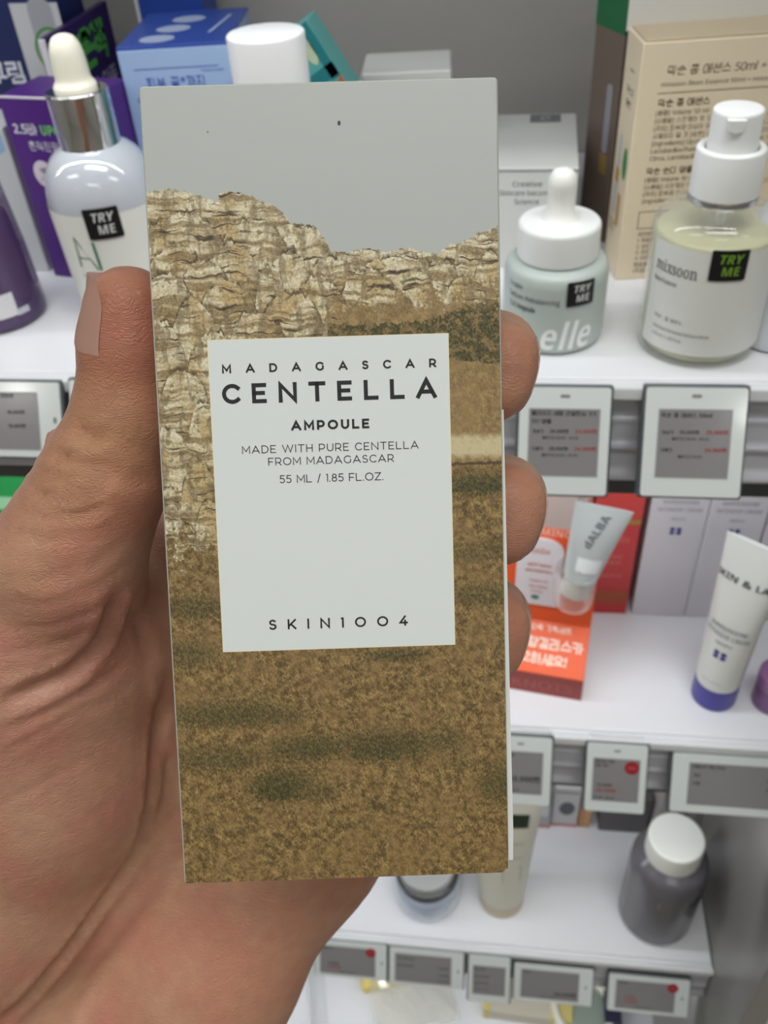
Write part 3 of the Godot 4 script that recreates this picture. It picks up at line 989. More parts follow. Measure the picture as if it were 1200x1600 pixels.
func lay_bones() -> void:
	bones.clear()
	# thumb: along the left side of the carton; each phalanx is two strands wide
	for dz in [-2.2, 2.2]:
		var o := Vector3(0, 0, dz)
		bone(1, [[hp(207, 488, -13) + o, 6.5], [hp(207, 540, -14) + o, 7.1], [hp(203, 640, -16) + o, 7.6], [hp(168, 742, -18) + o, 9.3], [hp(112, 862, -22) + o, 12.0]])
	# folds of skin pushed together behind the thumb's knuckle
	for f in [[72, 692, 2.5], [57, 724, 2.1], [39, 754, 2.1], [22, 783, 2.2], [4, 811, 2.4]]:
		var c := hp(f[0] + f[2] * 9.6, f[1], -19)
		bones.append([6, hp(f[0] + 88, f[1] + 12, -10.5), hp(f[0] + 46, f[1] + 8, -12.0), 1.0, f[2] * 0.85])
		bones.append([6, hp(f[0] + 46, f[1] + 8, -12.0), c, f[2] * 0.85, f[2]])
		bones.append([6, c, hp(f[0] + 44, f[1] + 6, -31), f[2], f[2]])
	# ball of the thumb
	bone(0, [[hp(96, 905, -25), 12.5], [hp(4, 1050, -36), 18.0], [hp(-95, 1480, -55), 20.0]])
	bone(0, [[hp(108, 1060, -42), 17.0], [hp(84, 1200, -46), 19.0], [hp(14, 1390, -54), 19.5], [hp(-60, 1500, -58), 19.0]])
	# web between thumb and forefinger
	bone(0, [[hp(120, 930, -34), 9.5], [hp(215, 985, -48), 9.5], [hp(292, 940, -56), 10.5]])
	bone(0, [[hp(296, 850, -58.5), 10.4], [hp(300, 885, -58.5), 10.8], [hp(300, 965, -59), 11.0], [hp(372, 945, -61), 11.0]])
	# the palm: four metacarpals, heel and wrist
	bone(0, [[hp(372, 925, -61), 11.5], [hp(290, 1080, -63), 13.0], [hp(140, 1480, -68), 16.0]])
	bone(0, [[hp(455, 1015, -62), 11.5], [hp(350, 1200, -66), 14.0], [hp(190, 1540, -70), 17.0]])
	bone(0, [[hp(525, 1100, -62), 11.5], [hp(420, 1260, -66), 14.5], [hp(240, 1580, -70), 17.0]])
	bone(0, [[hp(580, 1190, -63), 11.0], [hp(470, 1300, -66), 17.5], [hp(322, 1520, -66), 19.0], [hp(130, 1800, -66), 23.0]])
	bone(0, [[hp(60, 1600, -62), 21.0], [hp(0, 1830, -64), 22.0], [hp(-240, 2300, -56), 27.0], [hp(-440, 2640, -42), 32.0]])
	bone(0, [[hp(190, 1640, -66), 20.0], [hp(110, 1830, -66), 22.0], [hp(-160, 2340, -58), 27.0], [hp(-380, 2680, -44), 32.0]])
	# fingers: round the back of the carton and forward along its right side
	for f in [[2, 780, 578, 6.7, 310, 890, 3.6], [3, 791, 802, 6.9, 430, 1000, 0.0], [4, 768, 991, 6.7, 520, 1095, -2.6]]:
		var tip := hp(f[1], f[2], -20.5)
		var up := Vector3(0.30, 0.95, 0.0)
		for s in [-2.3, 2.0]:
			var o: Vector3 = up * s
			bone(f[0], [[tip + o + Vector3(-0.4, 0, 0.6), f[3] - 0.5], [tip + o + Vector3(0.3, f[6] * 0.4, -9), f[3]], [tip + o + Vector3(0.4, f[6], -22), f[3] + 0.4]])
		bone(f[0], [[tip + Vector3(0.4, f[6], -22), 7.4], [Vector3(27.5, tip.y + f[6] * 1.5, -53), 7.6], [Vector3(20.0, tip.y + f[6] - 3.0, -60.0), 8.8], [hp(f[4], f[5], -61), 10.6]])
	bone(5, [[hp(580, 1190, -63), 10.0], [hp(690, 1130, -66), 8.6], [hp(706, 1060, -72), 7.6], [hp(668, 1010, -72), 7.0]])

func on_hand(px: float, py: float) -> Vector3:
	# where the line of sight through a pixel meets the skin
	var o := box_at.affine_inverse() * EYE * 1000.0
	var d := (box_at.basis.transposed() * ray(px, py)).normalized()
	var t := 90.0
	for k in 60:
		var s := hand_dist(o + d * t, all_bones)
		if s < 0.03 or t > 260.0:
			break
		t += s * 0.9
	return o + d * t

func build_hand() -> void:
	lay_bones()
	pack_bones()
	var lo := Vector3(1e9, 1e9, 1e9)
	var hi := -lo
	for q in bones:
		var r := Vector3.ONE * (maxf(q[3], q[4]) + 2.5)
		lo = lo.min(q[1] - r).min(q[2] - r)
		hi = hi.max(q[1] + r).max(q[2] + r)
	const B := 6
	var nb := Vector3i(((hi - lo) / (CELL * B)).ceil()) + Vector3i.ONE
	var n := nb * B
	var val := PackedFloat32Array()
	val.resize(n.x * n.y * n.z)
	val.fill(9.0)
	var sy := n.x
	var sz := n.x * n.y
	var reach := CELL * B * 0.87
	var live := []
	for bz in nb.z:
		for by in nb.y:
			for bx in nb.x:
				var i0 := Vector3i(bx, by, bz) * B
				var mid := lo + (Vector3(i0) + Vector3.ONE * (B * 0.5 - 0.5)) * CELL
				# cheap look first: the nearest bone
				var near := 1e9
				var ds := PackedFloat32Array()
				for q in all_bones:
					var d := bone_dist(q, mid)
					ds.append(d)
					near = minf(near, d)
				if near > reach + 4.0:
					continue
				if near < -reach - 4.0 and hand_dist(mid, all_bones) < -reach - 1.0:
					for z in B:
						for y in B:
							for x in B:
								val[(i0.x + x) + (i0.y + y) * sy + (i0.z + z) * sz] = -9.0
					continue
				var few := PackedInt32Array()
				for k in all_bones:
					if ds[k] < near + 2.0 * reach + (9.0 if bone_group[k] == 0 else 5.0):
						few.append(k)
				for z in B:
					for y in B:
						for x in B:
							val[(i0.x + x) + (i0.y + y) * sy + (i0.z + z) * sz] = hand_dist(lo + Vector3(i0.x + x, i0.y + y, i0.z + z) * CELL, few)
				live.append(i0)
	# one vertex in each cell that the skin crosses, one quad round each crossed edge
	var at := PackedInt32Array()
	at.resize(val.size())
	at.fill(-1)
	var vs := PackedVector3Array()
	var seen_cell := []
	var corner := [0, 1, sy, sy + 1, sz, sz + 1, sz + sy, sz + sy + 1]
	var edges := [[0, 1], [2, 3], [4, 5], [6, 7], [0, 2], [1, 3], [4, 6], [5, 7], [0, 4], [1, 5], [2, 6], [3, 7]]
	for i0 in live:
		for z in range(i0.z - 1, i0.z + B):
			for y in range(i0.y - 1, i0.y + B):
				for x in range(i0.x - 1, i0.x + B):
					if x < 0 or y < 0 or z < 0 or x >= n.x - 1 or y >= n.y - 1 or z >= n.z - 1:
						continue
					var c: int = x + y * sy + z * sz
					if at[c] >= 0:
						continue
					var inside := 0
					for k in corner:
						if val[c + k] < 0.0:
							inside += 1
					if inside == 0 or inside == 8:
						continue
					var sum := Vector3.ZERO
					var cnt := 0
					for e in edges:
						var va := val[c + corner[e[0]]]
						var vb := val[c + corner[e[1]]]
						if (va < 0.0) != (vb < 0.0):
							var pa := Vector3(e[0] & 1, (e[0] >> 1) & 1, e[0] >> 2)
							var pb := Vector3(e[1] & 1, (e[1] >> 1) & 1, e[1] >> 2)
							sum += pa.lerp(pb, va / (va - vb))
							cnt += 1
					at[c] = vs.size()
					seen_cell.append(c)
					vs.append(lo + (Vector3(x, y, z) + sum / cnt) * CELL)
	var ix := PackedInt32Array()
	for c in seen_cell:
		for ax in 3:
			var step: int = [1, sy, sz][ax]
			var u: int = [sy, sz, 1][ax]
			var v: int = [sz, 1, sy][ax]
			if (val[c] < 0.0) == (val[c + step] < 0.0) or c - u - v < 0:
				continue
			var q := [at[c], at[c - u], at[c - u - v], at[c - v]]
			if q.min() < 0:
				continue
			if val[c] < 0.0:
				ix.append_array([q[0], q[2], q[1], q[0], q[3], q[2]])
			else:
				ix.append_array([q[0], q[1], q[2], q[0], q[2], q[3]])
	var nrm := soft_normals(vs, ix)
	press_creases(vs, nrm)
	nrm = soft_normals(vs, ix)
	var col := PackedColorArray()
	col.resize(vs.size())
	skin_colours(vs, col)
	for i in vs.size():
		vs[i] *= 0.001
	var ar := []
	ar.resize(Mesh.ARRAY_MAX)
	ar[Mesh.ARRAY_VERTEX] = vs
	ar[Mesh.ARRAY_NORMAL] = nrm
	ar[Mesh.ARRAY_COLOR] = col
	ar[Mesh.ARRAY_INDEX] = ix
	var mesh := ArrayMesh.new()
	mesh.add_surface_from_arrays(Mesh.PRIMITIVE_TRIANGLES, ar)
	var person := thing("person", "bare left hand gripping the cliff carton, thumb upright along its left side", "person")
	person.transform = box_at
	part("hand", mesh, skin_material(), person)
	# nails: axis from root to tip, direction out of the finger, radius, half angle
	nail(person, hp(205, 566, -15), hp(207, 431, -12.8), Vector3(-0.99, 0.0, 0.12), 7.3, 66.0, 0.4, 2.3)
	for f in [[780, 578, 6.7], [791, 802, 6.9], [768, 991, 6.7]]:
		var tip := hp(f[0], f[1], -20.5)
		nail(person, tip + Vector3(0.3, 0.0, -9), tip + Vector3(-0.1, 0.0, 2.2), Vector3(0.955, -0.29, 0.0), f[2] + 0.12, 48.0, 0.3, 2.0)

func soft_normals(vs: PackedVector3Array, ix: PackedInt32Array) -> PackedVector3Array:
	var nrm := PackedVector3Array()
	nrm.resize(vs.size())
	for k in range(0, ix.size(), 3):
		var f := (vs[ix[k + 2]] - vs[ix[k]]).cross(vs[ix[k + 1]] - vs[ix[k]])
		nrm[ix[k]] += f
		nrm[ix[k + 1]] += f
		nrm[ix[k + 2]] += f
	for i in nrm.size():
		nrm[i] = nrm[i].normalized()
	return nrm

func press_creases(vs: PackedVector3Array, nrm: PackedVector3Array) -> void:
	# folds and lines of the skin: pixels along each, depth and half width in millimetres
	var lines := [
		[[[184, 932], [180, 965], [162, 1008], [110, 1057], [57, 1081], [-5, 1108]], 2.0, 1.9],
		[[[214, 1030], [150, 1075], [70, 1118], [-5, 1150]], 0.55, 1.3],
		[[[160, 1095], [80, 1140], [-5, 1190]], 0.35, 1.0],
		[[[150, 1180], [70, 1225], [-5, 1265]], 0.35, 1.0],
		[[[262, 1060], [247, 1150], [240, 1250], [220, 1328], [176, 1394], [110, 1490], [50, 1562], [0, 1605]], 1.5, 1.8],
		[[[300, 1300], [262, 1390], [215, 1460], [150, 1540], [110, 1600]], 0.8, 2.2],
		[[[112, 668], [128, 682], [158, 694]], 1.3, 1.3],
		[[[76, 709], [100, 722], [140, 730], [178, 728]], 1.5, 1.3],
		[[[60, 740], [90, 752], [135, 755], [188, 744]], 1.3, 1.3],
		[[[44, 770], [80, 781], [130, 780], [180, 764]], 1.1, 1.25],
		[[[26, 800], [70, 810], [125, 808], [175, 790]], 0.9, 1.2],
		[[[10, 832], [70, 842], [130, 836]], 0.6, 1.2],
		[[[165, 735], [205, 750], [252, 752]], 0.5, 1.5],
		[[[0, 905], [70, 910], [150, 885], [200, 850]], 0.30, 1.2],
		[[[0, 945], [70, 950], [150, 925], [210, 880]], 0.30, 1.0],
		[[[0, 985], [80, 985], [150, 960], [182, 935]], 0.35, 1.0],
		[[[0, 1025], [80, 1015], [150, 985]], 0.30, 1.0],
		[[[0, 1060], [60, 1045], [130, 1015]], 0.30, 1.0],
		[[[205, 955], [225, 985], [238, 1040]], 0.5, 1.5],
		[[[60, 1325], [130, 1290], [200, 1235]], 0.22, 0.9],
		[[[0, 1390], [60, 1360], [130, 1340]], 0.2, 0.9],
		[[[120, 1130], [180, 1095], [235, 1050]], 0.3, 0.9],
		[[[118, 1185], [122, 1240], [116, 1300]], 0.18, 0.9],
		[[[168, 1170], [174, 1230], [166, 1290]], 0.18, 0.9],
		[[[285, 1180], [278, 1260], [262, 1330]], 0.5, 1.4],
		[[[330, 1420], [300, 1480], [270, 1560]], 0.25, 1.2],
		[[[420, 1400], [400, 1450], [360, 1520]], 0.22, 1.1],
	]
	for l in lines:
		var pts := []
		var lo := Vector3(1e9, 1e9, 1e9)
		var hi := -lo
		for k in l[0].size() - 1:
			for s in 4:
				var q := Vector2(l[0][k][0], l[0][k][1]).lerp(Vector2(l[0][k + 1][0], l[0][k + 1][1]), s / 4.0)
				pts.append(on_hand(q.x, q.y))
		pts.append(on_hand(l[0][-1][0], l[0][-1][1]))
		var w: float = l[2]
		for p in pts:
			lo = lo.min(p - Vector3.ONE * w * 3.0)
			hi = hi.max(p + Vector3.ONE * w * 3.0)
		var box := AABB(lo, hi - lo)
		for i in vs.size():
			if not box.has_point(vs[i]):
				continue
			var best := 1e9
			var fade := 1.0
			for k in pts.size() - 1:
				var a: Vector3 = pts[k]
				var ab: Vector3 = pts[k + 1] - a
				if ab.length() > 12.0:
					continue
				var t := clampf((vs[i] - a).dot(ab) / maxf(ab.length_squared(), 1e-6), 0.0, 1.0)
				var d := vs[i].distance_to(a + ab * t)
				if d < best:
					best = d
					var along := (k + t) / (pts.size() - 1)
					fade = minf(1.0, minf(along, 1.0 - along) * 6.0 + 0.15)
			if best < w * 3.0:
				var g := best / w
				vs[i] -= nrm[i] * (l[1] * fade * (exp(-g * g * 1.4) - 0.30 * exp(-(g - 1.7) * (g - 1.7) * 2.2)))

func skin_colours(vs: PackedVector3Array, col: PackedColorArray) -> void:
	var f := FastNoiseLite.new()
	f.seed = 3
	f.frequency = 0.055
	f.fractal_octaves = 3
	var g := FastNoiseLite.new()
	g.seed = 4
	g.frequency = 0.30
	g.fractal_octaves = 2
	# blotches of the skin: place, radius in mm, colour drawn towards, strength
	var spots := []
	for s in [[205, 500, 13.0, Color(0.358, 0.118, 0.070), 0.75], [215, 590, 13.0, Color(0.412, 0.139, 0.093), 0.65], [170, 690, 9.0, Color(0.466, 0.278, 0.139), 0.55], [110, 740, 11.0, Color(0.448, 0.252, 0.129), 0.5], [225, 780, 10.0, Color(0.412, 0.157, 0.102), 0.4], [150, 985, 11.0, Color(0.466, 0.191, 0.149), 0.5], [60, 1130, 16.0, Color(0.502, 0.235, 0.185), 0.45], [210, 1000, 10.0, Color(0.466, 0.200, 0.149), 0.5], [400, 1540, 26.0, Color(0.520, 0.244, 0.157), 0.45], [180, 1230, 14.0, Color(0.466, 0.218, 0.157), 0.4]]:
		spots.append([on_hand(s[0], s[1]), s[2], s[3], s[4]])
	for t in [[800, 545], [815, 770], [800, 965]]:
		spots.append([on_hand(t[0], t[1]), 9.0, Color(0.448, 0.174, 0.111), 0.5])
	for i in vs.size():
		var p := vs[i]
		var c := Color(0.488, 0.247, 0.162)
		var a := f.get_noise_3dv(p)
		c = c.lerp(Color(0.502, 0.209, 0.152), clampf(a * 1.6, 0.0, 0.8))
		c = c.lerp(Color(0.538, 0.313, 0.204), clampf(-a * 1.4, 0.0, 0.7))
		for s in spots:
			var d: float = p.distance_to(s[0]) / s[1]
			if d < 1.6:
				c = c.lerp(s[2], s[3] * exp(-d * d * 1.2))
		c = c * (1.0 + g.get_noise_3dv(p) * 0.10)
		c.a = 1.0
		col[i] = c

func skin_material() -> StandardMaterial3D:
	var m := StandardMaterial3D.new()
	m.resource_name = "skin"
	m.vertex_color_use_as_albedo = true
	m.roughness = 0.44
	m.metallic_specular = 0.42
	m.subsurf_scatter_enabled = true
	m.subsurf_scatter_strength = 0.08
	# fine ridges and pores: wavy friction lines crossed by a net of small creases
	var net := FastNoiseLite.new()
	net.seed = 9
	net.noise_type = FastNoiseLite.TYPE_CELLULAR
	net.cellular_return_type = FastNoiseLite.RETURN_DISTANCE2_SUB
	net.frequency = 0.030
	net.fractal_octaves = 2
	var bend := FastNoiseLite.new()
	bend.seed = 10
	bend.frequency = 0.006
	var size := 768
	var ni := net.get_seamless_image(size, size)
	var bi := bend.get_seamless_image(size, size)
	ni.convert(Image.FORMAT_L8)
	bi.convert(Image.FORMAT_L8)
	var nd := ni.get_data()
	var bd := bi.get_data()
	var hd := PackedByteArray()
	hd.resize(size * size)
	for k in size * size:
		var line := sin(TAU * (64.0 * float(k / size) / size + bd[k] / 255.0 * 9.0))
		hd[k] = int(clampf(0.42 + 0.18 * line + 0.62 * (minf(nd[k] / 255.0, 0.6) - 0.3), 0.0, 1.0) * 255.0)
	var t := ImageTexture.create_from_image(Image.create_from_data(size, size, false, Image.FORMAT_L8, hd))
	m.heightmap_enabled = true
	m.heightmap_texture = t
	m.heightmap_scale = 0.018
	m.uv1_triplanar = true
	m.uv1_scale = Vector3(22, 30, 26)
	return m

func nail(person: Node3D, root: Vector3, tip: Vector3, out: Vector3, r: float, half: float, thick: float, wide: float) -> void:
	# a nail plate bent round the finger from root to free edge
	var axis := (tip - root).normalized()
	out = (out - axis * out.dot(axis)).normalized()
	var side := axis.cross(out)
	var st := new_st()
	var rows := 14
	var cols := 14
	# the plate lies on the flesh: find the skin along each direction out of the bone
	var around := PackedInt32Array()
	for k in all_bones:
		if bone_dist(k, root.lerp(tip, 0.5)) < 16.0:
			around.append(k)
	var grid := []
	for i in rows + 1:
		var line := []
		for j in cols + 1:
			var s := float(i) / rows
			var t := (float(j) / cols) * 2.0 - 1.0
			# square-oval outline: root and free edge bow
			var trim := sqrt(maxf(0.0, 1.0 - pow(maxf(0.0, (s - 0.58) / 0.43), 2.4)))
			trim *= sqrt(maxf(0.0, 1.0 - pow(maxf(0.0, (0.12 - s) / 0.15), 2.0)))
			var ang := deg_to_rad(half) * t * (0.12 + 0.88 * trim)
			var dir := out * cos(ang) + side * sin(ang) * (1.0 + wide / r)
			var from := root.lerp(tip, s)
			var near := r * 0.6
			var far := r * 1.6
			for k in 11:
				var m := (near + far) / 2.0
				if hand_dist(from + dir * m, around) < 0.0:
					near = m
				else:
					far = m
			line.append([from, dir, maxf(near + 0.02 - maxf(0.0, 0.18 - s) * 4.0, lerpf(r - 0.1, r - 0.9, s))])
		grid.append(line)
	var pt := func(i: int, j: int, lift: float) -> Vector3:
		var q: Array = grid[i][j]
		return (q[0] + q[1] * (q[2] + lift)) * 0.001
	for i in rows:
		for j in cols:
			var c := []
			for q in [[i, j], [i + 1, j], [i + 1, j + 1], [i, j + 1]]:
				c.append(pt.call(q[0], q[1], 0.30 * thick))
			var m: Vector3 = (c[2] - c[0]).cross(c[3] - c[1]).normalized()
			var mid: Vector3 = (c[0] + c[2]) / 2.0
			var o: Vector3 = mid - (root + axis * (mid * 1000.0 - root).dot(axis)) * 0.001
			m = m if m.dot(o) > 0.0 else -m
			st.set_smooth_group(0)
			var nn := []
			for k in 4:
				var w: Vector3 = c[k] * 1000.0 - root
				nn.append((w - axis * w.dot(axis)).normalized())
			tri(st, c[0], c[1], c[2], nn[0], nn[1], nn[2])
			tri(st, c[0], c[2], c[3], nn[0], nn[2], nn[3])
	# the rim turns down into the flesh all round
	var rim := []
	for j in cols:
		rim.append([rows, j, rows, j + 1])
		rim.append([0, j, 0, j + 1])
	for i in rows:
		rim.append([i, 0, i + 1, 0])
		rim.append([i, cols, i + 1, cols])
	var heart := (root.lerp(tip, 0.5) + out * r) * 0.001
	for q in rim:
		var a: Vector3 = pt.call(q[0], q[1], 0.30 * thick)
		var b: Vector3 = pt.call(q[2], q[3], 0.30 * thick)
		var c: Vector3 = pt.call(q[0], q[1], -1.8)
		var d: Vector3 = pt.call(q[2], q[3], -1.8)
		var f: Vector3 = (b - a).cross(c - a).normalized()
		f = f if f.dot(a - heart) > 0.0 else -f
		tri(st, a, b, d, f, f, f)
		tri(st, a, d, c, f, f, f)
	var m := mat("nail", rgb8(180, 140, 126), 0.26)
	m.metallic_specular = 0.5
	part("nail", st.commit(), m, person)

# ------------------------------------------------------------------ products
func carton(called: String, label: String, size: Vector3, corner: Vector3, turn: float, m: Material, group := "", bevel := 0.0006) -> Node3D:
	# a closed carton; corner is its lower front left corner, turn its turn about the upright
	var n := thing(called, label, "box", corner, group, turn)
	part("carton_body", rbox(size, bevel, 2), m, n, Vector3(size.x / 2, size.y / 2, -size.z / 2))
	return n

func face(size: Vector3, which: String) -> Callable:
	# maps for print on a carton: x, y in metres from the lower left corner of that face
	match which:
		"front": return flat_map(Transform3D(Basis(), Vector3(0, 0, 0)))
		"left": return flat_map(Transform3D(Basis(Vector3.BACK, Vector3.UP, Vector3.LEFT), Vector3(0, 0, -size.z)))
		"right": return flat_map(Transform3D(Basis(Vector3.FORWARD, Vector3.UP, Vector3.RIGHT), Vector3(size.x, 0, 0)))
		"top": return flat_map(Transform3D(Basis(Vector3.RIGHT, Vector3.FORWARD, Vector3.UP), Vector3(0, size.y, 0)))
	return flat_map(Transform3D())

func lines_of(text: Array, h: float, x: float, y: float, step: float, map: Callable, m: Material, n: Node3D, pen := 0.1, align := -1) -> void:
	var all := []
	for t in text:
		all.append_array(write_korean(t, h, Vector2(x, y), pen, align))
		y -= step
	part("lettering", print_on(all, map), m, n)

func try_sticker(n: Node3D, map: Callable, at: Vector2, s: float, green := false, tilt := 0.0) -> void:
	# black square tester sticker with two hand lettered words
	var st := rrect(s, s * 0.92, s * 0.05)
	var pts := PackedVector2Array()
	for p in st:
		pts.append(p.rotated(tilt))
	var o := part("tester_sticker", print_on(patch(pts, at, s / 6.0), map, 0.0007), card(12, 12, 14, 0.35), n, Vector3.ZERO, "black square sticker reading TRY ME")
	var w := []
	for q in write_latin("TRY", s * 0.26, Vector2(0, s * 0.06), true, s * 0.62, 0, false, 0.18) + write_latin("ME", s * 0.26, Vector2(s * 0.06, -s * 0.30), true, s * 0.46, 0, false, 0.05):
		w.append(q.rotated(tilt) + at)
	part("lettering", print_on(w, map, 0.0009), ink(120, 165, 50) if green else ink(205, 208, 205), o)

func build_top_shelf() -> void:
	var y: float = SHELF[1]
	# --- clear pump bottle with the white label
	var p := on_y(1085, 532, y)
	var n := thing("pump_bottle", "clear glass pump bottle with white cap and label, black sticker with green letters", "bottle", p)
	var glass := clear_mat("clear_glass", Color(0.93, 0.95, 0.93), 0.12, 0.03)
	var r := 0.0232
	part("bottle", lathe(rounded([Vector2(0, 0.0006), Vector2(r - 0.001, 0.0006), Vector2(r, 0.003), Vector2(r, 0.0500), Vector2(r - 0.0022, 0.0550), Vector2(0.0150, 0.0580), Vector2(0.0117, 0.0595), Vector2(0.0117, 0.0640)], 0.004, 5), 56), glass, n)
	part("liquid", lathe(rounded([Vector2(0, 0.0022), Vector2(r - 0.0022, 0.0022), Vector2(r - 0.0012, 0.005), Vector2(r - 0.0012, 0.0490), Vector2(0, 0.0490)], 0.002, 3), 48), mat("pale_oil", rgb8(196, 194, 160), 0.25), n, Vector3.ZERO, "pale yellow green essence")
	var label := round_map(r, 0.0, 0.0)
	part("label", print_on(patch(rrect(0.0560, 0.0420, 0.0008), Vector2(-0.0010, 0.0272), 0.002), label, 0.00022), card(228, 229, 226, 0.45), n, Vector3.ZERO, "white paper label")
	var dark := ink(60, 60, 62)
	part("lettering", print_on(write_latin("mixsoon", 0.0044, Vector2(-0.0262, 0.0372), false, 0.0175, -1, true), label, 0.0004), dark, n)
	part("lettering", print_on(write_latin("Bean Essence", 0.0019, Vector2(-0.0262, 0.0328), false, 0.0105, -1), label, 0.0004), dark, n)
	part("lettering", print_on(write_korean("믹순 · 콩 에센스", 0.0016, Vector2(-0.0230, 0.0185), 0.1, -1) + write_latin("Daily facial Fermented Moisture Boost", 0.0014, Vector2(-0.0230, 0.0142), false, 0.0225, -1) + write_latin("e 50 ml / 1.69 fl.oz.", 0.0014, Vector2(-0.0230, 0.0110), false, 0.0130, -1), label, 0.0004), ink(120, 120, 118), n)
	try_sticker(n, round_map(r, 0.0, 0.0), Vector2(0.0014, 0.0438), 0.0128, true)
	part("neck_ring", lathe(rounded([Vector2(0.0118, 0.0585), Vector2(0.0124, 0.0590), Vector2(0.0124, 0.0615), Vector2(0.0118, 0.062)], 0.0006, 2), 40), mat("silver", rgb8(190, 190, 192), 0.2, 0.9), n)
	var wp := mat("white_plastic", rgb8(238, 240, 240), 0.32)
	part("collar", lathe(rounded([Vector2(0.0112, 0.0612), Vector2(0.0124, 0.0612), Vector2(0.0120, 0.0775), Vector2(0.0102, 0.0781), Vector2(0.0093, 0.0773), Vector2(0.0090, 0.0735)], 0.0008, 3), 48), wp, n)
	var head := part("pump_head", lathe(rounded([Vector2(0.0086, 0.0730), Vector2(0.0086, 0.0898), Vector2(0.0078, 0.0906), Vector2(0, 0.0908)], 0.0008, 3), 40), wp, n)
	part("nozzle", prism(PackedVector2Array([Vector2(-0.0030, 0.0), Vector2(0.0030, 0.0), Vector2(0.0022, -0.0034), Vector2(0.0, -0.0042), Vector2(-0.0022, -0.0034)]), 0.0026), wp, head, Vector3(-0.002, 0.0890, 0.0072))
	part("pump_tube", tube([Vector3(0.002, 0.008, -0.002), Vector3(0.001, 0.06, 0)], 0.0016), clear_mat("tube_plastic", Color(0.95, 0.96, 0.96), 0.35, 0.1), n)
	# --- frosted dropper bottle on the right of the hand
	p = on_y(862, 518, y)
	n = thing("dropper_bottle", "short frosted glass dropper bottle with a white collar and round white bulb", "bottle", p)
	r = 0.0206
	var frost := mat("frosted_glass", rgb8(188, 198, 194), 0.32)
	frost.backlight_enabled = true
	frost.backlight = Color(0.35, 0.37, 0.36)
	part("bottle", lathe(rounded([Vector2(0, 0.0006), Vector2(r - 0.001, 0.0006), Vector2(r, 0.0025), Vector2(r + 0.0002, 0.0300), Vector2(r - 0.0012, 0.0335), Vector2(0.0150, 0.0345), Vector2(0.0135, 0.036)], 0.0022, 4), 56), frost, n)
	part("collar", lathe(rounded([Vector2(0.0150, 0.0352), Vector2(0.0160, 0.0352), Vector2(0.0160, 0.0478), Vector2(0.0150, 0.0490), Vector2(0.0050, 0.0496)], 0.0010, 3), 48), wp, n)
	part("bulb", lathe(rounded([Vector2(0.0076, 0.0492), Vector2(0.0058, 0.0515), Vector2(0.0050, 0.0560), Vector2(0.0053, 0.0600), Vector2(0.0056, 0.0640), Vector2(0.0042, 0.0672), Vector2(0.0018, 0.0684), Vector2(0, 0.0686)], 0.002, 4), 40), mat("white_rubber", rgb8(236, 236, 232), 0.5), n, Vector3.ZERO, "white rubber bulb")
	var rm := round_map(r, 0.0, 0.0)
	part("lettering", print_on(write_latin("Trouble", 0.0022, Vector2(-0.0215, 0.0272), false, 0.0070, -1) + write_latin("Sebum Rebalancing", 0.0022, Vector2(-0.0215, 0.0230), false, 0.0225, -1) + write_latin("1.3.1 Ampoule", 0.0022, Vector2(-0.0215, 0.0188), true, 0.0130, -1), rm, 0.0003), ink(52, 58, 60), n)
	part("lettering", print_on(write_latin("elle", 0.0118, Vector2(0.0040, 0.0030), true, 0.0205, 0, false, 0.18), rm, 0.0003), ink(240, 242, 240), n, Vector3.ZERO, "large white letters round the foot of the bottle")
	try_sticker(n, rm, Vector2(0.0090, 0.0275), 0.0112)
	# --- frosted dropper bottle with chrome collar on the left
	p = on_y(212, 485, y)
	n = thing("dropper_bottle", "round shouldered translucent dropper bottle with chrome collar and cream bulb", "bottle", p)
	r = 0.0232
	var milky := mat("milky_plastic", rgb8(200, 205, 214), 0.06)
	milky.clearcoat_enabled = true
	milky.clearcoat = 1.0
	milky.clearcoat_roughness = 0.02
	milky.backlight_enabled = true
	milky.backlight = Color(0.45, 0.46, 0.5)
	var cone := 0.0
	part("bottle", lathe([Vector2(0, 0.0006), Vector2(0.0205, 0.0006), Vector2(0.0215, 0.002), Vector2(0.0226, 0.020), Vector2(0.0232, 0.043), Vector2(0.0234, 0.0540), Vector2(0.0230, 0.0590), Vector2(0.0219, 0.0640), Vector2(0.0201, 0.0682), Vector2(0.0176, 0.0718), Vector2(0.0146, 0.0745), Vector2(0.0112, 0.0762)], 64), milky, n)
	var lm := round_map(0.0232, 0.0, 0.0, 0.045)
	var lm2 := func(q: Vector2) -> Vector3: return (round_map(0.0232, 0.0, 0.0)).call(q) * Vector3(1.0 - maxf(0.0, 0.050 - q.y) * 1.5 + 0.008, 1, 1.0 - maxf(0.0, 0.050 - q.y) * 1.5 + 0.008)
	part("label", print_on(patch(rrect(0.0900, 0.0520, 0.0006), Vector2(0.0, 0.0284), 0.002), lm2, 0.00035), card(226, 226, 220, 0.5), n, Vector3.ZERO, "white wrapped label")
	part("lettering", print_on(ribbon([Vector2(-0.0085, 0.0325), Vector2(-0.0078, 0.0452), Vector2(-0.0006, 0.0318)], 0.0008) + ribbon([Vector2(-0.0083, 0.0362), Vector2(-0.0028, 0.0362)], 0.0006) + ribbon([Vector2(0.0004, 0.0430), Vector2(0.0008, 0.0318)], 0.0012) + write_latin("MADE IN", 0.0014, Vector2(-0.0088, 0.0275), false, 0.006, -1), lm2, 0.0005), ink(60, 120, 86), n, Vector3.ZERO, "thin green letters")
	try_sticker(n, lm2, Vector2(0.0068, 0.0512), 0.0140, false, 0.02)
	var chrome := mat("chrome", rgb8(225, 226, 228), 0.06, 1.0)
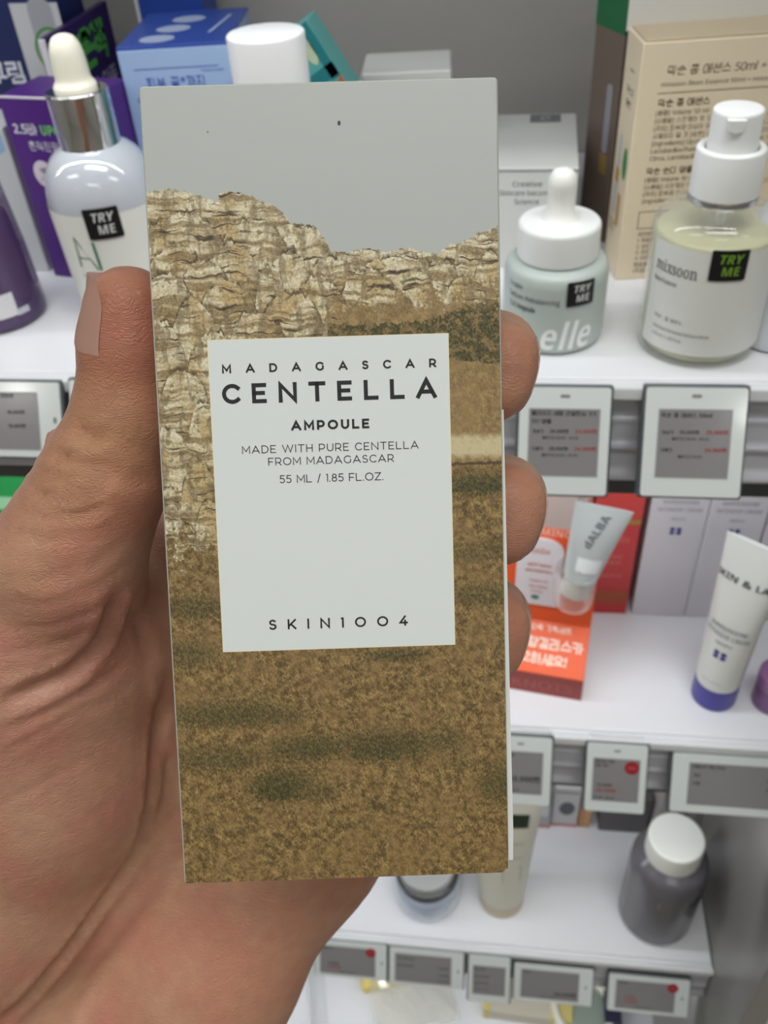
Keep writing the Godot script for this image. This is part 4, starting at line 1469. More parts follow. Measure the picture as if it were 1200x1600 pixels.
	part("collar", lathe(rounded([Vector2(0.0112, 0.0755), Vector2(0.0122, 0.0752), Vector2(0.0122, 0.0958), Vector2(0.0118, 0.0964), Vector2(0.0070, 0.0964)], 0.0005, 3), 56), chrome, n, Vector3.ZERO, "chrome collar")
	part("bulb", lathe(rounded([Vector2(0.0082, 0.0962), Vector2(0.0086, 0.0976), Vector2(0.0078, 0.0988), Vector2(0.0068, 0.1000), Vector2(0.0066, 0.1060), Vector2(0.0062, 0.1110), Vector2(0.0046, 0.1146), Vector2(0.0022, 0.1158), Vector2(0, 0.1160)], 0.002, 4), 40), mat("cream_rubber", rgb8(234, 230, 214), 0.5), n, Vector3.ZERO, "cream rubber bulb")
	# --- purple glass bottle at the left end
	p = on_y(2, 492, y)
	n = thing("serum_bottle", "dark purple glass bottle with a white paper tag on its foot", "bottle", p)
	part("bottle", lathe(rounded([Vector2(0, 0.0006), Vector2(0.0205, 0.0006), Vector2(0.0215, 0.002), Vector2(0.0210, 0.030), Vector2(0.0190, 0.060), Vector2(0.0150, 0.080), Vector2(0.0090, 0.090), Vector2(0.0090, 0.095)], 0.004, 4), 48), clear_mat("purple_glass", rgb8(98, 70, 120), 0.55, 0.05), n)
	part("liquid", lathe(rounded([Vector2(0, 0.005), Vector2(0.0190, 0.005), Vector2(0.0190, 0.030), Vector2(0.0172, 0.048), Vector2(0, 0.048)], 0.003, 3), 40), mat("purple_serum", rgb8(84, 52, 96), 0.3), n)
	part("base_ring", lathe(rounded([Vector2(0, 0.001), Vector2(0.0200, 0.001), Vector2(0.0206, 0.003), Vector2(0.0205, 0.0085), Vector2(0, 0.0085)], 0.002, 3), 40), mat("deep_purple", rgb8(42, 34, 84), 0.2), n)
	part("cap", lathe(rounded([Vector2(0.0100, 0.0945), Vector2(0.0110, 0.0945), Vector2(0.0110, 0.118), Vector2(0, 0.119)], 0.001, 3), 40), mat("dark_cap", rgb8(40, 34, 60), 0.3), n)
	part("paper_tag", print_on(patch(rrect(0.0130, 0.0110, 0.0004), Vector2(0.0060, 0.0130), 0.002), round_map(0.0214, 0.0, 0.35), 0.0003), card(222, 222, 226), n, Vector3.ZERO, "white paper tag")
	part("tape", print_on(rect(0.0060, 0.0030, Vector2(0.0150, 0.0085)), round_map(0.0214, 0.0, 0.35), 0.0005), card(200, 202, 214, 0.2), n)
	# --- white bottle at the right end
	p = on_y(1212, 520, y)
	n = thing("essence_bottle", "plain white round bottle with a green ring mark, beside the clear pump bottle", "bottle", p)
	part("bottle", lathe(rounded([Vector2(0, 0.0006), Vector2(0.0182, 0.0006), Vector2(0.0190, 0.002), Vector2(0.0190, 0.0430), Vector2(0.0170, 0.0500), Vector2(0.0110, 0.0530), Vector2(0.0095, 0.0545), Vector2(0.0095, 0.060)], 0.004, 4), 48), card(214, 217, 224, 0.3), n)
	part("cap", lathe(rounded([Vector2(0.0100, 0.0590), Vector2(0.0110, 0.0590), Vector2(0.0110, 0.078), Vector2(0, 0.079)], 0.001, 3), 40), wp, n)
	var em := round_map(0.0190, 0.0, -0.95)
	part("ring_mark", print_on(ribbon(arc(-0.005, 0.0140, 0.0052, 0.0058, -140, 120, 20), 0.0005), em, 0.0003), ink(70, 130, 88), n)
	part("lettering", print_on(write_latin("ucellis)", 0.0030, Vector2(0.0, 0.0), false, 0.012, 0).map(func(q: Vector2) -> Vector2: return q.rotated(PI / 2 - 0.05) + Vector2(0.0015, 0.036)), em, 0.0003), ink(60, 64, 66), n)
	# --- tall white cylinder behind the held carton
	p = on_y(470, 470, y)
	n = thing("toner_bottle", "tall plain white cylinder bottle with flat white top, behind the cliff carton", "bottle", p)
	part("bottle", lathe(rounded([Vector2(0, 0.0006), Vector2(0.0142, 0.0006), Vector2(0.0148, 0.002), Vector2(0.0148, 0.0780), Vector2(0.0144, 0.0784)], 0.001, 3), 48), card(232, 233, 236, 0.35), n)
	part("cap", lathe(rounded([Vector2(0.0140, 0.0786), Vector2(0.0150, 0.0786), Vector2(0.0150, 0.1112), Vector2(0.0144, 0.1119), Vector2(0, 0.1121)], 0.0006, 3), 48), mat("cap_white", rgb8(240, 241, 243), 0.35), n)
	build_top_cartons(y)

func build_top_cartons(y: float) -> void:
	var white_ink := ink(226, 226, 232)
	# --- purple carton on the left: front with upgrade print
	var a := on_y(86, 431, y)
	var b := a
	var size := Vector3(0.0460, 0.0848, 0.032)
	var turn := -0.20
	var n := carton("ampoule_box", "purple carton with green and white print behind the chrome collared dropper bottle", size, a, turn, card(82, 36, 128, 0.4))
	var m := face(size, "front")
	part("lettering", print_on(write_korean("2.5배", 0.0048, Vector2(0.0035, 0.0690), 0.13, -1), m), white_ink, n)
	part("lettering", print_on(write_latin("UPGRADE", 0.0042, Vector2(0.0180, 0.0690), true, 0.0230, -1), m), ink(120, 205, 90), n)
	part("lettering", print_on(write_korean("흔적진정 레시피", 0.0040, Vector2(0.0090, 0.0620), 0.09, -1), m), white_ink, n)
	for k in 3:
		var o := part("round_mark", print_on(patch(disc(0.0056, 0.0062, 28), Vector2(0.0128 + 0.0130 * k, 0.0515)), m, 0.0001), ink(226, 214, 226), n)
		part("lettering", print_on(write_korean(["1병", "2.5배", "4중"][k], 0.0028, Vector2(0.0128 + 0.0130 * k, 0.0518), 0.1) + write_korean(["고농축", "함량", "케어"][k], 0.0018, Vector2(0.0128 + 0.0130 * k, 0.0484), 0.1), m, 0.0002), ink(70, 60, 70), o)
	part("print_box", print_on(rect(0.0200, 0.0085, Vector2(0.0225, 0.0372)), m), ink(70, 40, 108), n)
	part("lettering", print_on(write_korean("1초", 0.0056, Vector2(0.0150, 0.0342), 0.14, -1), m, 0.0002), ink(110, 205, 90), n)
	part("lettering", print_on(write_korean("4중 보습", 0.0042, Vector2(0.0130, 0.0240), 0.1, -1), m), white_ink, n)
	part("printed_picture", print_on(rect(0.0115, 0.0200, Vector2(0.0275, 0.0120)), m), ink(196, 190, 216), n)
	part("fold_edge", rbox(Vector3(size.x, 0.0010, 0.0010), 0.0003, 1), card(224, 220, 228), n, Vector3(size.x / 2, size.y - 0.0002, -0.0002))
	m = face(size, "top")
	part("lettering", print_on(rect(0.011, 0.0012, Vector2(0.030, 0.016)) + rect(0.009, 0.0010, Vector2(0.030, 0.0125)) + rect(0.007, 0.0010, Vector2(0.027, 0.0205)), m), ink(170, 150, 190), n)
	# --- second purple carton behind it, set askew, with the green words
	size = Vector3(0.0040, 0.0980, 0.0800)
	n = carton("ampoule_box", "narrow dark purple carton panel with large green Korean letters and white front edge", size, Vector3(-0.2162, y, -0.1290), 0.0, card(48, 22, 84, 0.4))
	m = face(size, "right")
	part("lettering", print_on(write_korean("흔적", 0.0185, Vector2(0.0520, 0.0745), 0.17), m), ink(84, 178, 62), n)
	part("lettering", print_on(write_korean("진정 앰플", 0.0100, Vector2(0.0500, 0.0600), 0.13), m), ink(196, 190, 208), n)
	part("fold_edge", rbox(Vector3(0.0034, 0.098, 0.0014), 0.0005, 1), card(214, 212, 216), n, Vector3(0.0020, size.y / 2, 0.0002))
	part("printed_picture", print_on(rect(0.014, 0.030, Vector2(0.056, 0.036)), m), ink(96, 84, 120), n)
	# --- dark blue carton with the picture of a tube and a green ring
	size = Vector3(0.0820, 0.1500, 0.030)
	n = carton("cream_box", "dark blue carton with a pale picture of a tube and a green ring", size, Vector3(-0.3010, y, -0.1650), 0.0, card(26, 38, 88, 0.42))
	m = face(size, "front")
	part("printed_picture", print_on(PackedVector2Array([Vector2(0.0570, 0.060), Vector2(0.0818, 0.060), Vector2(0.0818, 0.1060), Vector2(0.0570, 0.060), Vector2(0.0818, 0.1060), Vector2(0.0570, 0.1065)]), m), ink(196, 196, 198), n)
	part("printed_tube", print_on(patch(rrect(0.0125, 0.0420, 0.0060), Vector2(0.0720, 0.0880)), m, 0.00015), ink(160, 160, 166), n)
	part("printed_ring", print_on(ribbon(arc(0.0735, 0.0850, 0.0085, 0.0100, 0, 360, 30), 0.0014), m, 0.0002), ink(74, 138, 60), n)
	part("lettering", print_on(write_korean("흔적", 0.0120, Vector2(0.0310, 0.0860), 0.16), m, 0.0001), ink(196, 60, 62), n)
	part("lettering", print_on(write_korean("악구림", 0.0105, Vector2(0.0400, 0.0700), 0.14), m, 0.0001), ink(214, 216, 226), n)
	part("lettering", print_on(write_latin("DERMATORY", 0.0045, Vector2(0.0450, 0.1120), true, 0.030), m, 0.0001), ink(120, 130, 170), n)
	# --- pale carton leaning at the far left
	size = Vector3(0.030, 0.0700, 0.028)
	n = carton("sample_box", "pale grey carton with faint blue print between the purple bottle and purple carton", size, Vector3(-0.2575, y, -0.0960), -0.06, card(206, 209, 212, 0.35))
	part("printed_band", print_on(PackedVector2Array([Vector2(0.004, 0.048), Vector2(0.028, 0.060), Vector2(0.028, 0.068), Vector2(0.004, 0.048), Vector2(0.028, 0.068), Vector2(0.004, 0.062)]), face(size, "front")), ink(150, 186, 220), n)
	part("lettering", print_on(write_latin("CELLS", 0.0024, Vector2(0.021, 0.012), true).map(func(q: Vector2) -> Vector2: return (q - Vector2(0.021, 0.012)).rotated(1.35) + Vector2(0.021, 0.012)), face(size, "front")), ink(110, 124, 190), n)
	# --- light blue carton with dark blue top
	a = on_y(258, 402, y)
	size = Vector3(0.0500, 0.0965, 0.066)
	turn = 0.10
	n = carton("moisture_box", "light blue carton with dark blue top and Korean print, behind the held carton", size, Vector3(-0.1712, y, -0.1085), turn, card(168, 194, 232, 0.42))
	m = face(size, "front")
	var blue := ink(62, 84, 176)
	part("lettering", print_on(write_korean("피부 끝*까지", 0.0044, Vector2(0.0240, 0.0805), 0.12), m), blue, n)
	part("lettering", print_on(write_korean("속깊게 속건조 정복!", 0.0042, Vector2(0.0240, 0.0735), 0.12), m), blue, n)
	part("printed_line", print_on(rect(0.0380, 0.0004, Vector2(0.0250, 0.0885)) + rect(0.0380, 0.0004, Vector2(0.0250, 0.0700)), m), blue, n)
	part("lettering", print_on(write_latin("*stratum corneum", 0.0013, Vector2(0.0410, 0.0862), false, 0.010), m), blue, n)
	var lid := part("lid", rbox(Vector3(size.x, 0.0016, size.z), 0.0006, 1), card(44, 78, 168, 0.35), n, Vector3(size.x / 2, size.y + 0.0006, -size.z / 2), "dark blue lid")
	for k in 3:
		part("round_mark", print_on(patch(disc(0.0080, 0.0068, 26)), flat_map(Transform3D(Basis(Vector3.RIGHT, Vector3.FORWARD, Vector3.UP), Vector3(-0.009 + 0.0040 * k, 0.0008, 0.0215 - 0.0180 * k)))), ink(176, 190, 220), lid)
	part("printed_line", print_on(rect(0.0016, 0.034), flat_map(Transform3D(Basis(Vector3.RIGHT.rotated(Vector3.UP, -0.15), Vector3.FORWARD.rotated(Vector3.UP, -0.15), Vector3.UP), Vector3(0.0160, 0.0008, -0.002)))), ink(176, 196, 226), lid)
	# open flap of the same carton standing up at its left
	size = Vector3(0.036, 0.135, 0.024)
	n = carton("moisture_box", "plain dark blue carton standing behind the light blue one", size, Vector3(-0.1960, y, -0.2100), 0.0, card(40, 72, 160, 0.38))
	part("fold_edge", rbox(Vector3(0.0022, 0.135, 0.0014), 0.0005, 1), card(206, 206, 204), n, Vector3(-0.0004, size.y / 2, 0.0))
	# --- teal and orange carton leaning behind the white cylinder
	n = thing("patterned_box", "teal carton with an orange patterned end, leaning against the white cylinder bottle", "box", Vector3(-0.0735, y, -0.1055))
	var body := part("carton_body", rbox(Vector3(0.040, 0.1010, 0.020), 0.0006, 2), card(92, 172, 168, 0.42), n, Vector3(0, 0.0547, 0.0))
	body.rotation.z = 0.54
	var fm := flat_map(Transform3D(Basis(), Vector3(0, 0, 0.0101)))
	part("printed_band", print_on(rect(0.040, 0.0055, Vector2(0, 0.0300)) + rect(0.0040, 0.0240, Vector2(0.0178, 0.0385)), fm), ink(30, 122, 128), body)
	part("printed_motif", print_on(patch(disc(0.0024, 0.0062, 20), Vector2(0.0140, 0.0410)), fm), ink(196, 210, 178), body)
	part("printed_end", print_on([Vector2(0.0199, 0.0270), Vector2(0.0199, -0.012), Vector2(-0.012, -0.002)], fm), ink(190, 96, 44), body)
	var hatch := []
	for k in 7:
		hatch.append_array(ribbon([Vector2(-0.004 + 0.0030 * k, 0.000), Vector2(0.000 + 0.0026 * k, 0.004 + 0.0026 * k)], 0.0010))
	part("printed_pattern", print_on(hatch, fm, 0.00014), ink(224, 190, 170), body)
	# --- white carton with a lift-off lid far back
	size = Vector3(0.0440, 0.0720, 0.036)
	n = carton("lidded_box", "plain white carton with a stepped lid against the back panel", size, Vector3(-0.0690, y, -0.1260), 0.06, card(206, 206, 203, 0.5))
	part("lid", rbox(Vector3(0.0410, 0.0075, 0.0350), 0.0012, 3), card(214, 214, 211, 0.5), n, Vector3(size.x / 2 + 0.0012, size.y + 0.0037, -0.0180))
	part("printed_side", print_on(rect(0.034, 0.010, Vector2(0.018, 0.064)), face(size, "left")), ink(168, 110, 104), n)
	# --- white carton beside the held one
	size = Vector3(0.0640, 0.0470, 0.074)
	n = carton("skincare_box", "low white carton with small dark lettering behind the frosted dropper bottle", size, Vector3(-0.0322, y, -0.0975), -0.03, card(216, 217, 214, 0.5))
	m = face(size, "front")
	for t in [["Creative", 0.0386, 0.0130], ["Skincare becomes", 0.0346, 0.0250], ["Science", 0.0306, 0.0110]]:
		part("lettering", print_on(write_latin(t[0], 0.0024, Vector2(0.0420, t[1]), false, t[2]), m), ink(84, 88, 88), n)
	part("printed_square", print_on(rect(0.0150, 0.0120, Vector2(0.0490, 0.0665)), face(size, "top")), ink(118, 120, 122), n)
	part("printed_mark", print_on(ribbon(arc(0.0490, 0.0665, 0.0020, 0.0026, 0, 300, 12), 0.0007), face(size, "top"), 0.0002), ink(206, 208, 208), n)
	part("fold_edge", rbox(Vector3(size.x, 0.0008, 0.0008), 0.0003, 1), card(150, 152, 152), n, Vector3(size.x / 2, size.y - 0.0011, 0.0))
	# --- cream carton with the long text
	a = on_y(961, 438, y)
	size = Vector3(0.108, 0.0985, 0.0260)
	turn = 0.125
	n = carton("essence_box", "large cream carton covered in small Korean text, white lid raised", size, a, turn, card(232, 216, 188, 0.45))
	m = face(size, "front")
	var brown := ink(92, 72, 54)
	part("lettering", print_on(write_korean("믹순 콩 에센스 50ml + 믹순 순디 앰플 에센스", 0.0036, Vector2(0.0105, 0.0862), 0.1, -1, 0.12), m), brown, n)
	part("lettering", print_on(write_latin("mixsoon Bean Essence 50ml + mixsoon Soondy Centella Asiatica Essence", 0.0017, Vector2(0.0090, 0.0822), false, 0.085, -1), m), brown, n)
	part("printed_line", print_on(rect(0.090, 0.0003, Vector2(0.053, 0.0798)), m), brown, n)
	lines_of(["믹순 콩 에센스"], 0.0030, 0.0088, 0.0745, 0.003, m, brown, n, 0.13)
	lines_of(["[용량] Volume 50 ml / 1.69 fl. oz.", "[사용법] 스킨케어 첫 단계에서 적당량을 얼굴 전체에 부드럽게 흡수시켜줍니다", "[주의] 피부에 이상이 있을 경우 사용을 중지하고 전문의와 상담할 것 직사광선", "사용하지 말 것 [성분] 콩발효추출물 부틸렌글라이콜 정제수 글리세린 보리", "[Ingredients] Glycine Max Extract, Butylene Glycol, Hordeum Vulgare", "Lactobacillus/Punica Granatum Fruit Ferment Extract, Pear Juice,", "Citrus, Lactobacillus/Soybean Ferment Extract, 1,2-Hexanediol"], 0.0021, 0.0084, 0.0712, 0.0030, m, brown, n, 0.09)
	lines_of(["믹순 순디 앰플 에센스"], 0.0028, 0.0078, 0.0475, 0.003, m, brown, n, 0.13)
	lines_of(["[용량] Volume 10 ml / 0.33 fl. oz.", "[사용법] 스킨케어 첫 단계에서 적당량을 펴 발라줍니다", "[주의] 피부에 이상이 있을 경우 사용을 중지할 것", "[Ingredients] Centella Asiatica Extract"], 0.0021, 0.0076, 0.0442, 0.0030, m, brown, n, 0.09)
	part("printed_frame", print_on(ribbon([Vector2(0.0070, 0.0240), Vector2(0.0980, 0.0240), Vector2(0.0980, 0.0315), Vector2(0.0070, 0.0315)], 0.0003, true), m), brown, n)
	lines_of(["이 제품에 이상이 있을 경우", "교환 및 환불"], 0.0019, 0.0150, 0.0285, 0.0026, m, brown, n, 0.09)
	lines_of(["제조번호 및 사용기한", "1. 화장품 사용 시", "2. 상처가 있는 부위", "3. 보관 및 취급", "4. 어린이의 손이"], 0.0019, 0.0076, 0.0205, 0.0028, m, brown, n, 0.09)
	lines_of(["화장품책임판매업자", "(주)파켓"], 0.0021, 0.0076, 0.0060, 0.0028, m, brown, n, 0.1)
	m = face(size, "left")
	part("lettering", print_on(write_latin("mixsoon", 0.0016, Vector2(0.0140, 0.0850), false, 0.006) + write_korean("믹순 콩", 0.0030, Vector2(0.0140, 0.0765), 0.1) + write_korean("에센스", 0.0030, Vector2(0.0140, 0.0715), 0.1), m), brown, n)
	part("printed_bottle", print_on(patch(rrect(0.0046, 0.0190, 0.0020), Vector2(0.0085, 0.0500)) + patch(rrect(0.0062, 0.0170, 0.0012), Vector2(0.0082, 0.0330)), m), ink(196, 196, 206), n)
	part("printed_liquid", print_on(rect(0.0060, 0.0060, Vector2(0.0084, 0.0420)) + rect(0.0050, 0.0140, Vector2(0.0160, 0.0290)), m, 0.00012), ink(188, 148, 82), n)
	part("round_mark", print_on(patch(disc(0.0034, 0.0068, 24), Vector2(0.0190, 0.0500)), m, 0.00012), ink(52, 138, 78), n)
	lines_of(["발효 에센스", "깊은 보습"], 0.0020, 0.0040, 0.0200, 0.003, m, brown, n)
	part("lid_wall", rbox(Vector3(0.109, 0.0300, 0.0016), 0.0005, 1), card(214, 212, 206, 0.45), n, Vector3(0.0535, 0.1120, -0.0255), "white raised lid")
	part("tuck_flap", rbox(Vector3(0.1060, 0.0012, 0.0250), 0.0004, 1), card(196, 180, 150, 0.45), n, Vector3(0.0540, 0.0990, -0.0130))
	# --- darker carton with the green head behind it
	size = Vector3(0.030, 0.1180, 0.026)
	n = carton("essence_box", "dark brown carton with a green head, half hidden behind the cream carton", size, Vector3(0.0485, y, -0.1230), 0.42, card(112, 98, 88, 0.45))
	for f in ["front", "left"]:
		part("printed_head", print_on(rect(0.030 if f == "front" else 0.026, 0.0260, Vector2(0.015 if f == "front" else 0.013, 0.1050)), face(size, f)), ink(32, 104, 62), n)
	part("printed_bottle", print_on(patch(rrect(0.0050, 0.0300, 0.0020), Vector2(0.0180, 0.0560)), face(size, "left")), ink(150, 150, 160), n)
	part("printed_liquid", print_on(rect(0.0070, 0.0090, Vector2(0.0180, 0.0360)), face(size, "left"), 0.00012), ink(150, 122, 70), n)

# ------------------------------------------------------------------ second shelf
func build_second_shelf() -> void:
	var y: float = SHELF[2]
	# white cartons side by side
	var a := on_y(986, 960, y)
	for k in 3:
		var s := Vector3(0.0316, 0.134, 0.032)
		var n := carton("cream_box", ["white carton with a four petal mark beside the red carton", "white carton with a four petal mark behind the white tube", "white carton with a four petal mark against the side panel"][k], s, Vector3(a.x + 0.0003 + 0.0319 * k, y, a.z), 0.0, card(214, 212, 218, 0.45), "", 0.0008)
		if k == 2:
			n.position.x = 0.1386 + 0.0126
			n.scale.x = 0.6
		var m := face(s, "front")
		part("lettering", print_on(write_latin("BARRIERDERM", 0.0028, Vector2(s.x / 2, 0.0915), false, 0.0190) + write_latin("INTENSIVE CREAM", 0.0028, Vector2(s.x / 2, 0.0860), false, 0.0240) + write_latin("+MADECA", 0.0020, Vector2(s.x / 2, 0.0795), false, 0.0085), m), ink(116, 112, 130), n)
		petals(n, m, Vector2(s.x / 2, 0.0715), 0.0030)
		part("lettering", print_on(write_latin("SKIN&LAB", 0.0034, Vector2(s.x / 2, 0.1015), true, 0.020), m), ink(120, 118, 128), n)
	# white squeeze tube standing on its purple cap
	var p := on_y(1114, 1086, y)
	var n := thing("squeeze_tube", "white squeeze tube standing on its violet cap, black sticker at its shoulder", "tube", p, "", -0.62)
	part("cap", lathe(rounded([Vector2(0, 0.0004), Vector2(0.0118, 0.0004), Vector2(0.0122, 0.0015), Vector2(0.0122, 0.0165), Vector2(0.0115, 0.0168)], 0.0008, 3), 48), mat("violet_cap", rgb8(72, 66, 158), 0.35), n, Vector3.ZERO, "violet screw cap")
	var tm := tube_map(0.0121, 0.0250, 0.0170, 0.1180)
	part("tube_body", tube_body(tm, 0.0170, 0.1180), card(222, 224, 220, 0.34), n)
	var ftm := func(q: Vector2) -> Vector3: return tm.call(q.x, q.y)
	part("lettering", print_on(write_latin("SKIN & LAB", 0.0040, Vector2(0.0, 0.0920), true, 0.0300), ftm, 0.0003), ink(70, 72, 74), n)
	part("lettering", print_on(write_latin("BARRIERDERM", 0.0030, Vector2(0.0, 0.0610), false, 0.0185) + write_latin("INTENSIVE CREAM", 0.0030, Vector2(0.0, 0.0560), false, 0.0235) + write_latin("+MADECA", 0.0020, Vector2(0.0, 0.0510), false, 0.0090), ftm, 0.0003), ink(108, 108, 122), n)
	petals(n, ftm, Vector2(0.0, 0.0440), 0.0030)
	part("lettering", print_on(write_latin("50 ml / 1.69 fl.oz.", 0.0014, Vector2(0.0, 0.0230), false, 0.0110), ftm, 0.0003), ink(150, 150, 150), n)
	part("tester_sticker", print_on(patch(rrect(0.0110, 0.0110, 0.0006), Vector2(0.0165, 0.0990), 0.002), ftm, 0.0004), card(14, 14, 14, 0.35), n, Vector3.ZERO, "black square sticker")
	# red carton with the gold line
	a = on_y(925, 958, y)
	var s := Vector3(0.0265, 0.120, 0.030)
	n = carton("serum_box", "glossy red carton with a gold line behind the orange tester stand", s, Vector3(0.0565, y, -0.0880), 0.02, card(196, 50, 50, 0.3))
	var m := face(s, "front")
	part("gold_line", print_on(rect(s.x, 0.0034, Vector2(s.x / 2, 0.0770)), m), mat("gold", rgb8(176, 140, 70), 0.35, 0.4), n)
	part("printed_head", print_on(rect(s.x, 0.0405, Vector2(s.x / 2, 0.0995)), m), ink(206, 70, 66), n)
	part("lettering", print_on(write_latin("dAlba", 0.0050, Vector2(s.x / 2 + 0.002, 0.0610), true, 0.0130, 0, true), m), ink(210, 104, 92), n)
	part("lettering", print_on(write_latin("ORGANIC", 0.0028, Vector2(s.x / 2, 0.0480), false, 0.012) + write_latin("PREMIUM", 0.0028, Vector2(s.x / 2, 0.0430), false, 0.010) + write_latin("SERUM EX", 0.0028, Vector2(s.x / 2, 0.0320), false, 0.014), m), ink(216, 130, 120), n)
	part("gold_foot", print_on(rect(s.x * 0.9, 0.0110, Vector2(s.x / 2, 0.0150)), m), mat("copper", rgb8(170, 84, 52), 0.4, 0.3), n)
	# pale carton behind the stand
	s = Vector3(0.030, 0.128, 0.030)
	n = carton("sun_cream_box", "pale beige carton with upright dark lettering behind the orange tester stand", s, Vector3(0.0250, y, -0.0930), 0.0, card(206, 198, 190, 0.45))
	part("lettering", print_on(write_korean("비건 미스트", 0.0050, Vector2(0, 0), 0.12).map(func(q: Vector2) -> Vector2: return q.rotated(-PI / 2) + Vector2(0.0215, 0.0930)), face(s, "front")), ink(70, 62, 62), n)
	part("lettering", print_on(write_korean("세럼 크림", 0.0040, Vector2(0, 0), 0.1).map(func(q: Vector2) -> Vector2: return q.rotated(-PI / 2) + Vector2(0.0270, 0.0950)), face(s, "front")), ink(196, 90, 88), n)
	# orange card stand for a tester tube
	build_tester_stand(y)
	# purple jar at the right end, green carton at the left end, white card
	p = on_y(1212, 1058, y)
	n = thing("cream_jar", "small purple jar on the shelf beside the white squeeze tube", "jar", Vector3(0.1570, y, -0.0260))
	part("jar", lathe(rounded([Vector2(0, 0.0004), Vector2(0.0095, 0.0004), Vector2(0.0105, 0.002), Vector2(0.0105, 0.016), Vector2(0.0095, 0.017)], 0.001, 3), 40), mat("jar_purple", rgb8(120, 80, 128), 0.3), n)
	part("lid", lathe(rounded([Vector2(0.0095, 0.0165), Vector2(0.0108, 0.0165), Vector2(0.0108, 0.026), Vector2(0, 0.0265)], 0.001, 3), 40), mat("lid_purple", rgb8(146, 104, 150), 0.3), n)
	s = Vector3(0.110, 0.130, 0.030)
	n = carton("cream_box", "bright green carton under the left price tag", s, Vector3(-0.3420, y, -0.0700), 0.0, card(36, 150, 76, 0.35))
	part("printed_band", print_on(rect(0.110, 0.010, Vector2(0.055, 0.093)), face(s, "front")), ink(160, 214, 170), n)
	n = thing("display_card", "white card standing in front of the bright green carton", "card", Vector3(-0.2890, y, -0.0300), "", 0.25)
	part("card_sheet", rbox(Vector3(0.060, 0.092, 0.0012), 0.0004, 1), card(226, 228, 230, 0.4), n, Vector3(0, 0.046, 0))
	part("card_foot", rbox(Vector3(0.060, 0.0012, 0.020), 0.0004, 1), card(226, 228, 230, 0.4), n, Vector3(0, 0.0007, -0.010))

func petals(n: Node3D, map: Callable, at: Vector2, s: float) -> void:
	var t := []
	for q in [Vector2(-1, 1), Vector2(1, 1), Vector2(-1, -1), Vector2(1, -1)]:
		t.append_array(patch(rrect(s * 0.92, s * 0.82, s * 0.3, 3), at + q * Vector2(0.62, 0.48) * s))
	part("printed_mark", print_on(t, map, 0.0003), ink(58, 46, 140), n, Vector3.ZERO, "violet mark of four petals")

func tube_map(r: float, wide: float, y0: float, y1: float) -> Callable:
	# a squeeze tube: round at y0, flattening to a seam of half width wide * 0.5 at y1; x is the way round from the middle of the front
	return func(x: float, y: float) -> Vector3:
		var t := clampf((y - y0) / (y1 - y0), 0.0, 1.0)
		var a := lerpf(r, wide * 0.62, t)
		var b := lerpf(r, 0.0009, t * t * 0.25 + t * 0.75)
		var w := x / r
		return Vector3(sin(w) * a, y, cos(w) * b)

func tube_body(tm: Callable, y0: float, y1: float) -> ArrayMesh:
	var st := new_st()
	var segs := 48
	var rows := 24
	var r := 0.0121
	for j in rows:
		for k in segs:
			var c := []
			var nn := []
			for q in [[k, j], [k + 1, j], [k + 1, j + 1], [k, j + 1]]:
				var x: float = TAU * q[0] / segs * r
				var y: float = lerpf(y0, y1, float(q[1]) / rows)
				var p: Vector3 = tm.call(x, y)
				c.append(p)
				nn.append((tm.call(x + 0.0003, y) - tm.call(x - 0.0003, y)).cross(tm.call(x, y + 0.0003) - tm.call(x, y - 0.0003)).normalized())
			tri(st, c[0], c[1], c[2], nn[0], nn[1], nn[2])
			tri(st, c[0], c[2], c[3], nn[0], nn[2], nn[3])
	for k in segs:
		var p0: Vector3 = tm.call(TAU * k / segs * r, y1)
		var p1: Vector3 = tm.call(TAU * (k + 1) / segs * r, y1)
		tri(st, Vector3(0, y1, 0), p0, p1, Vector3.UP, Vector3.UP, Vector3.UP)
	return st.commit()

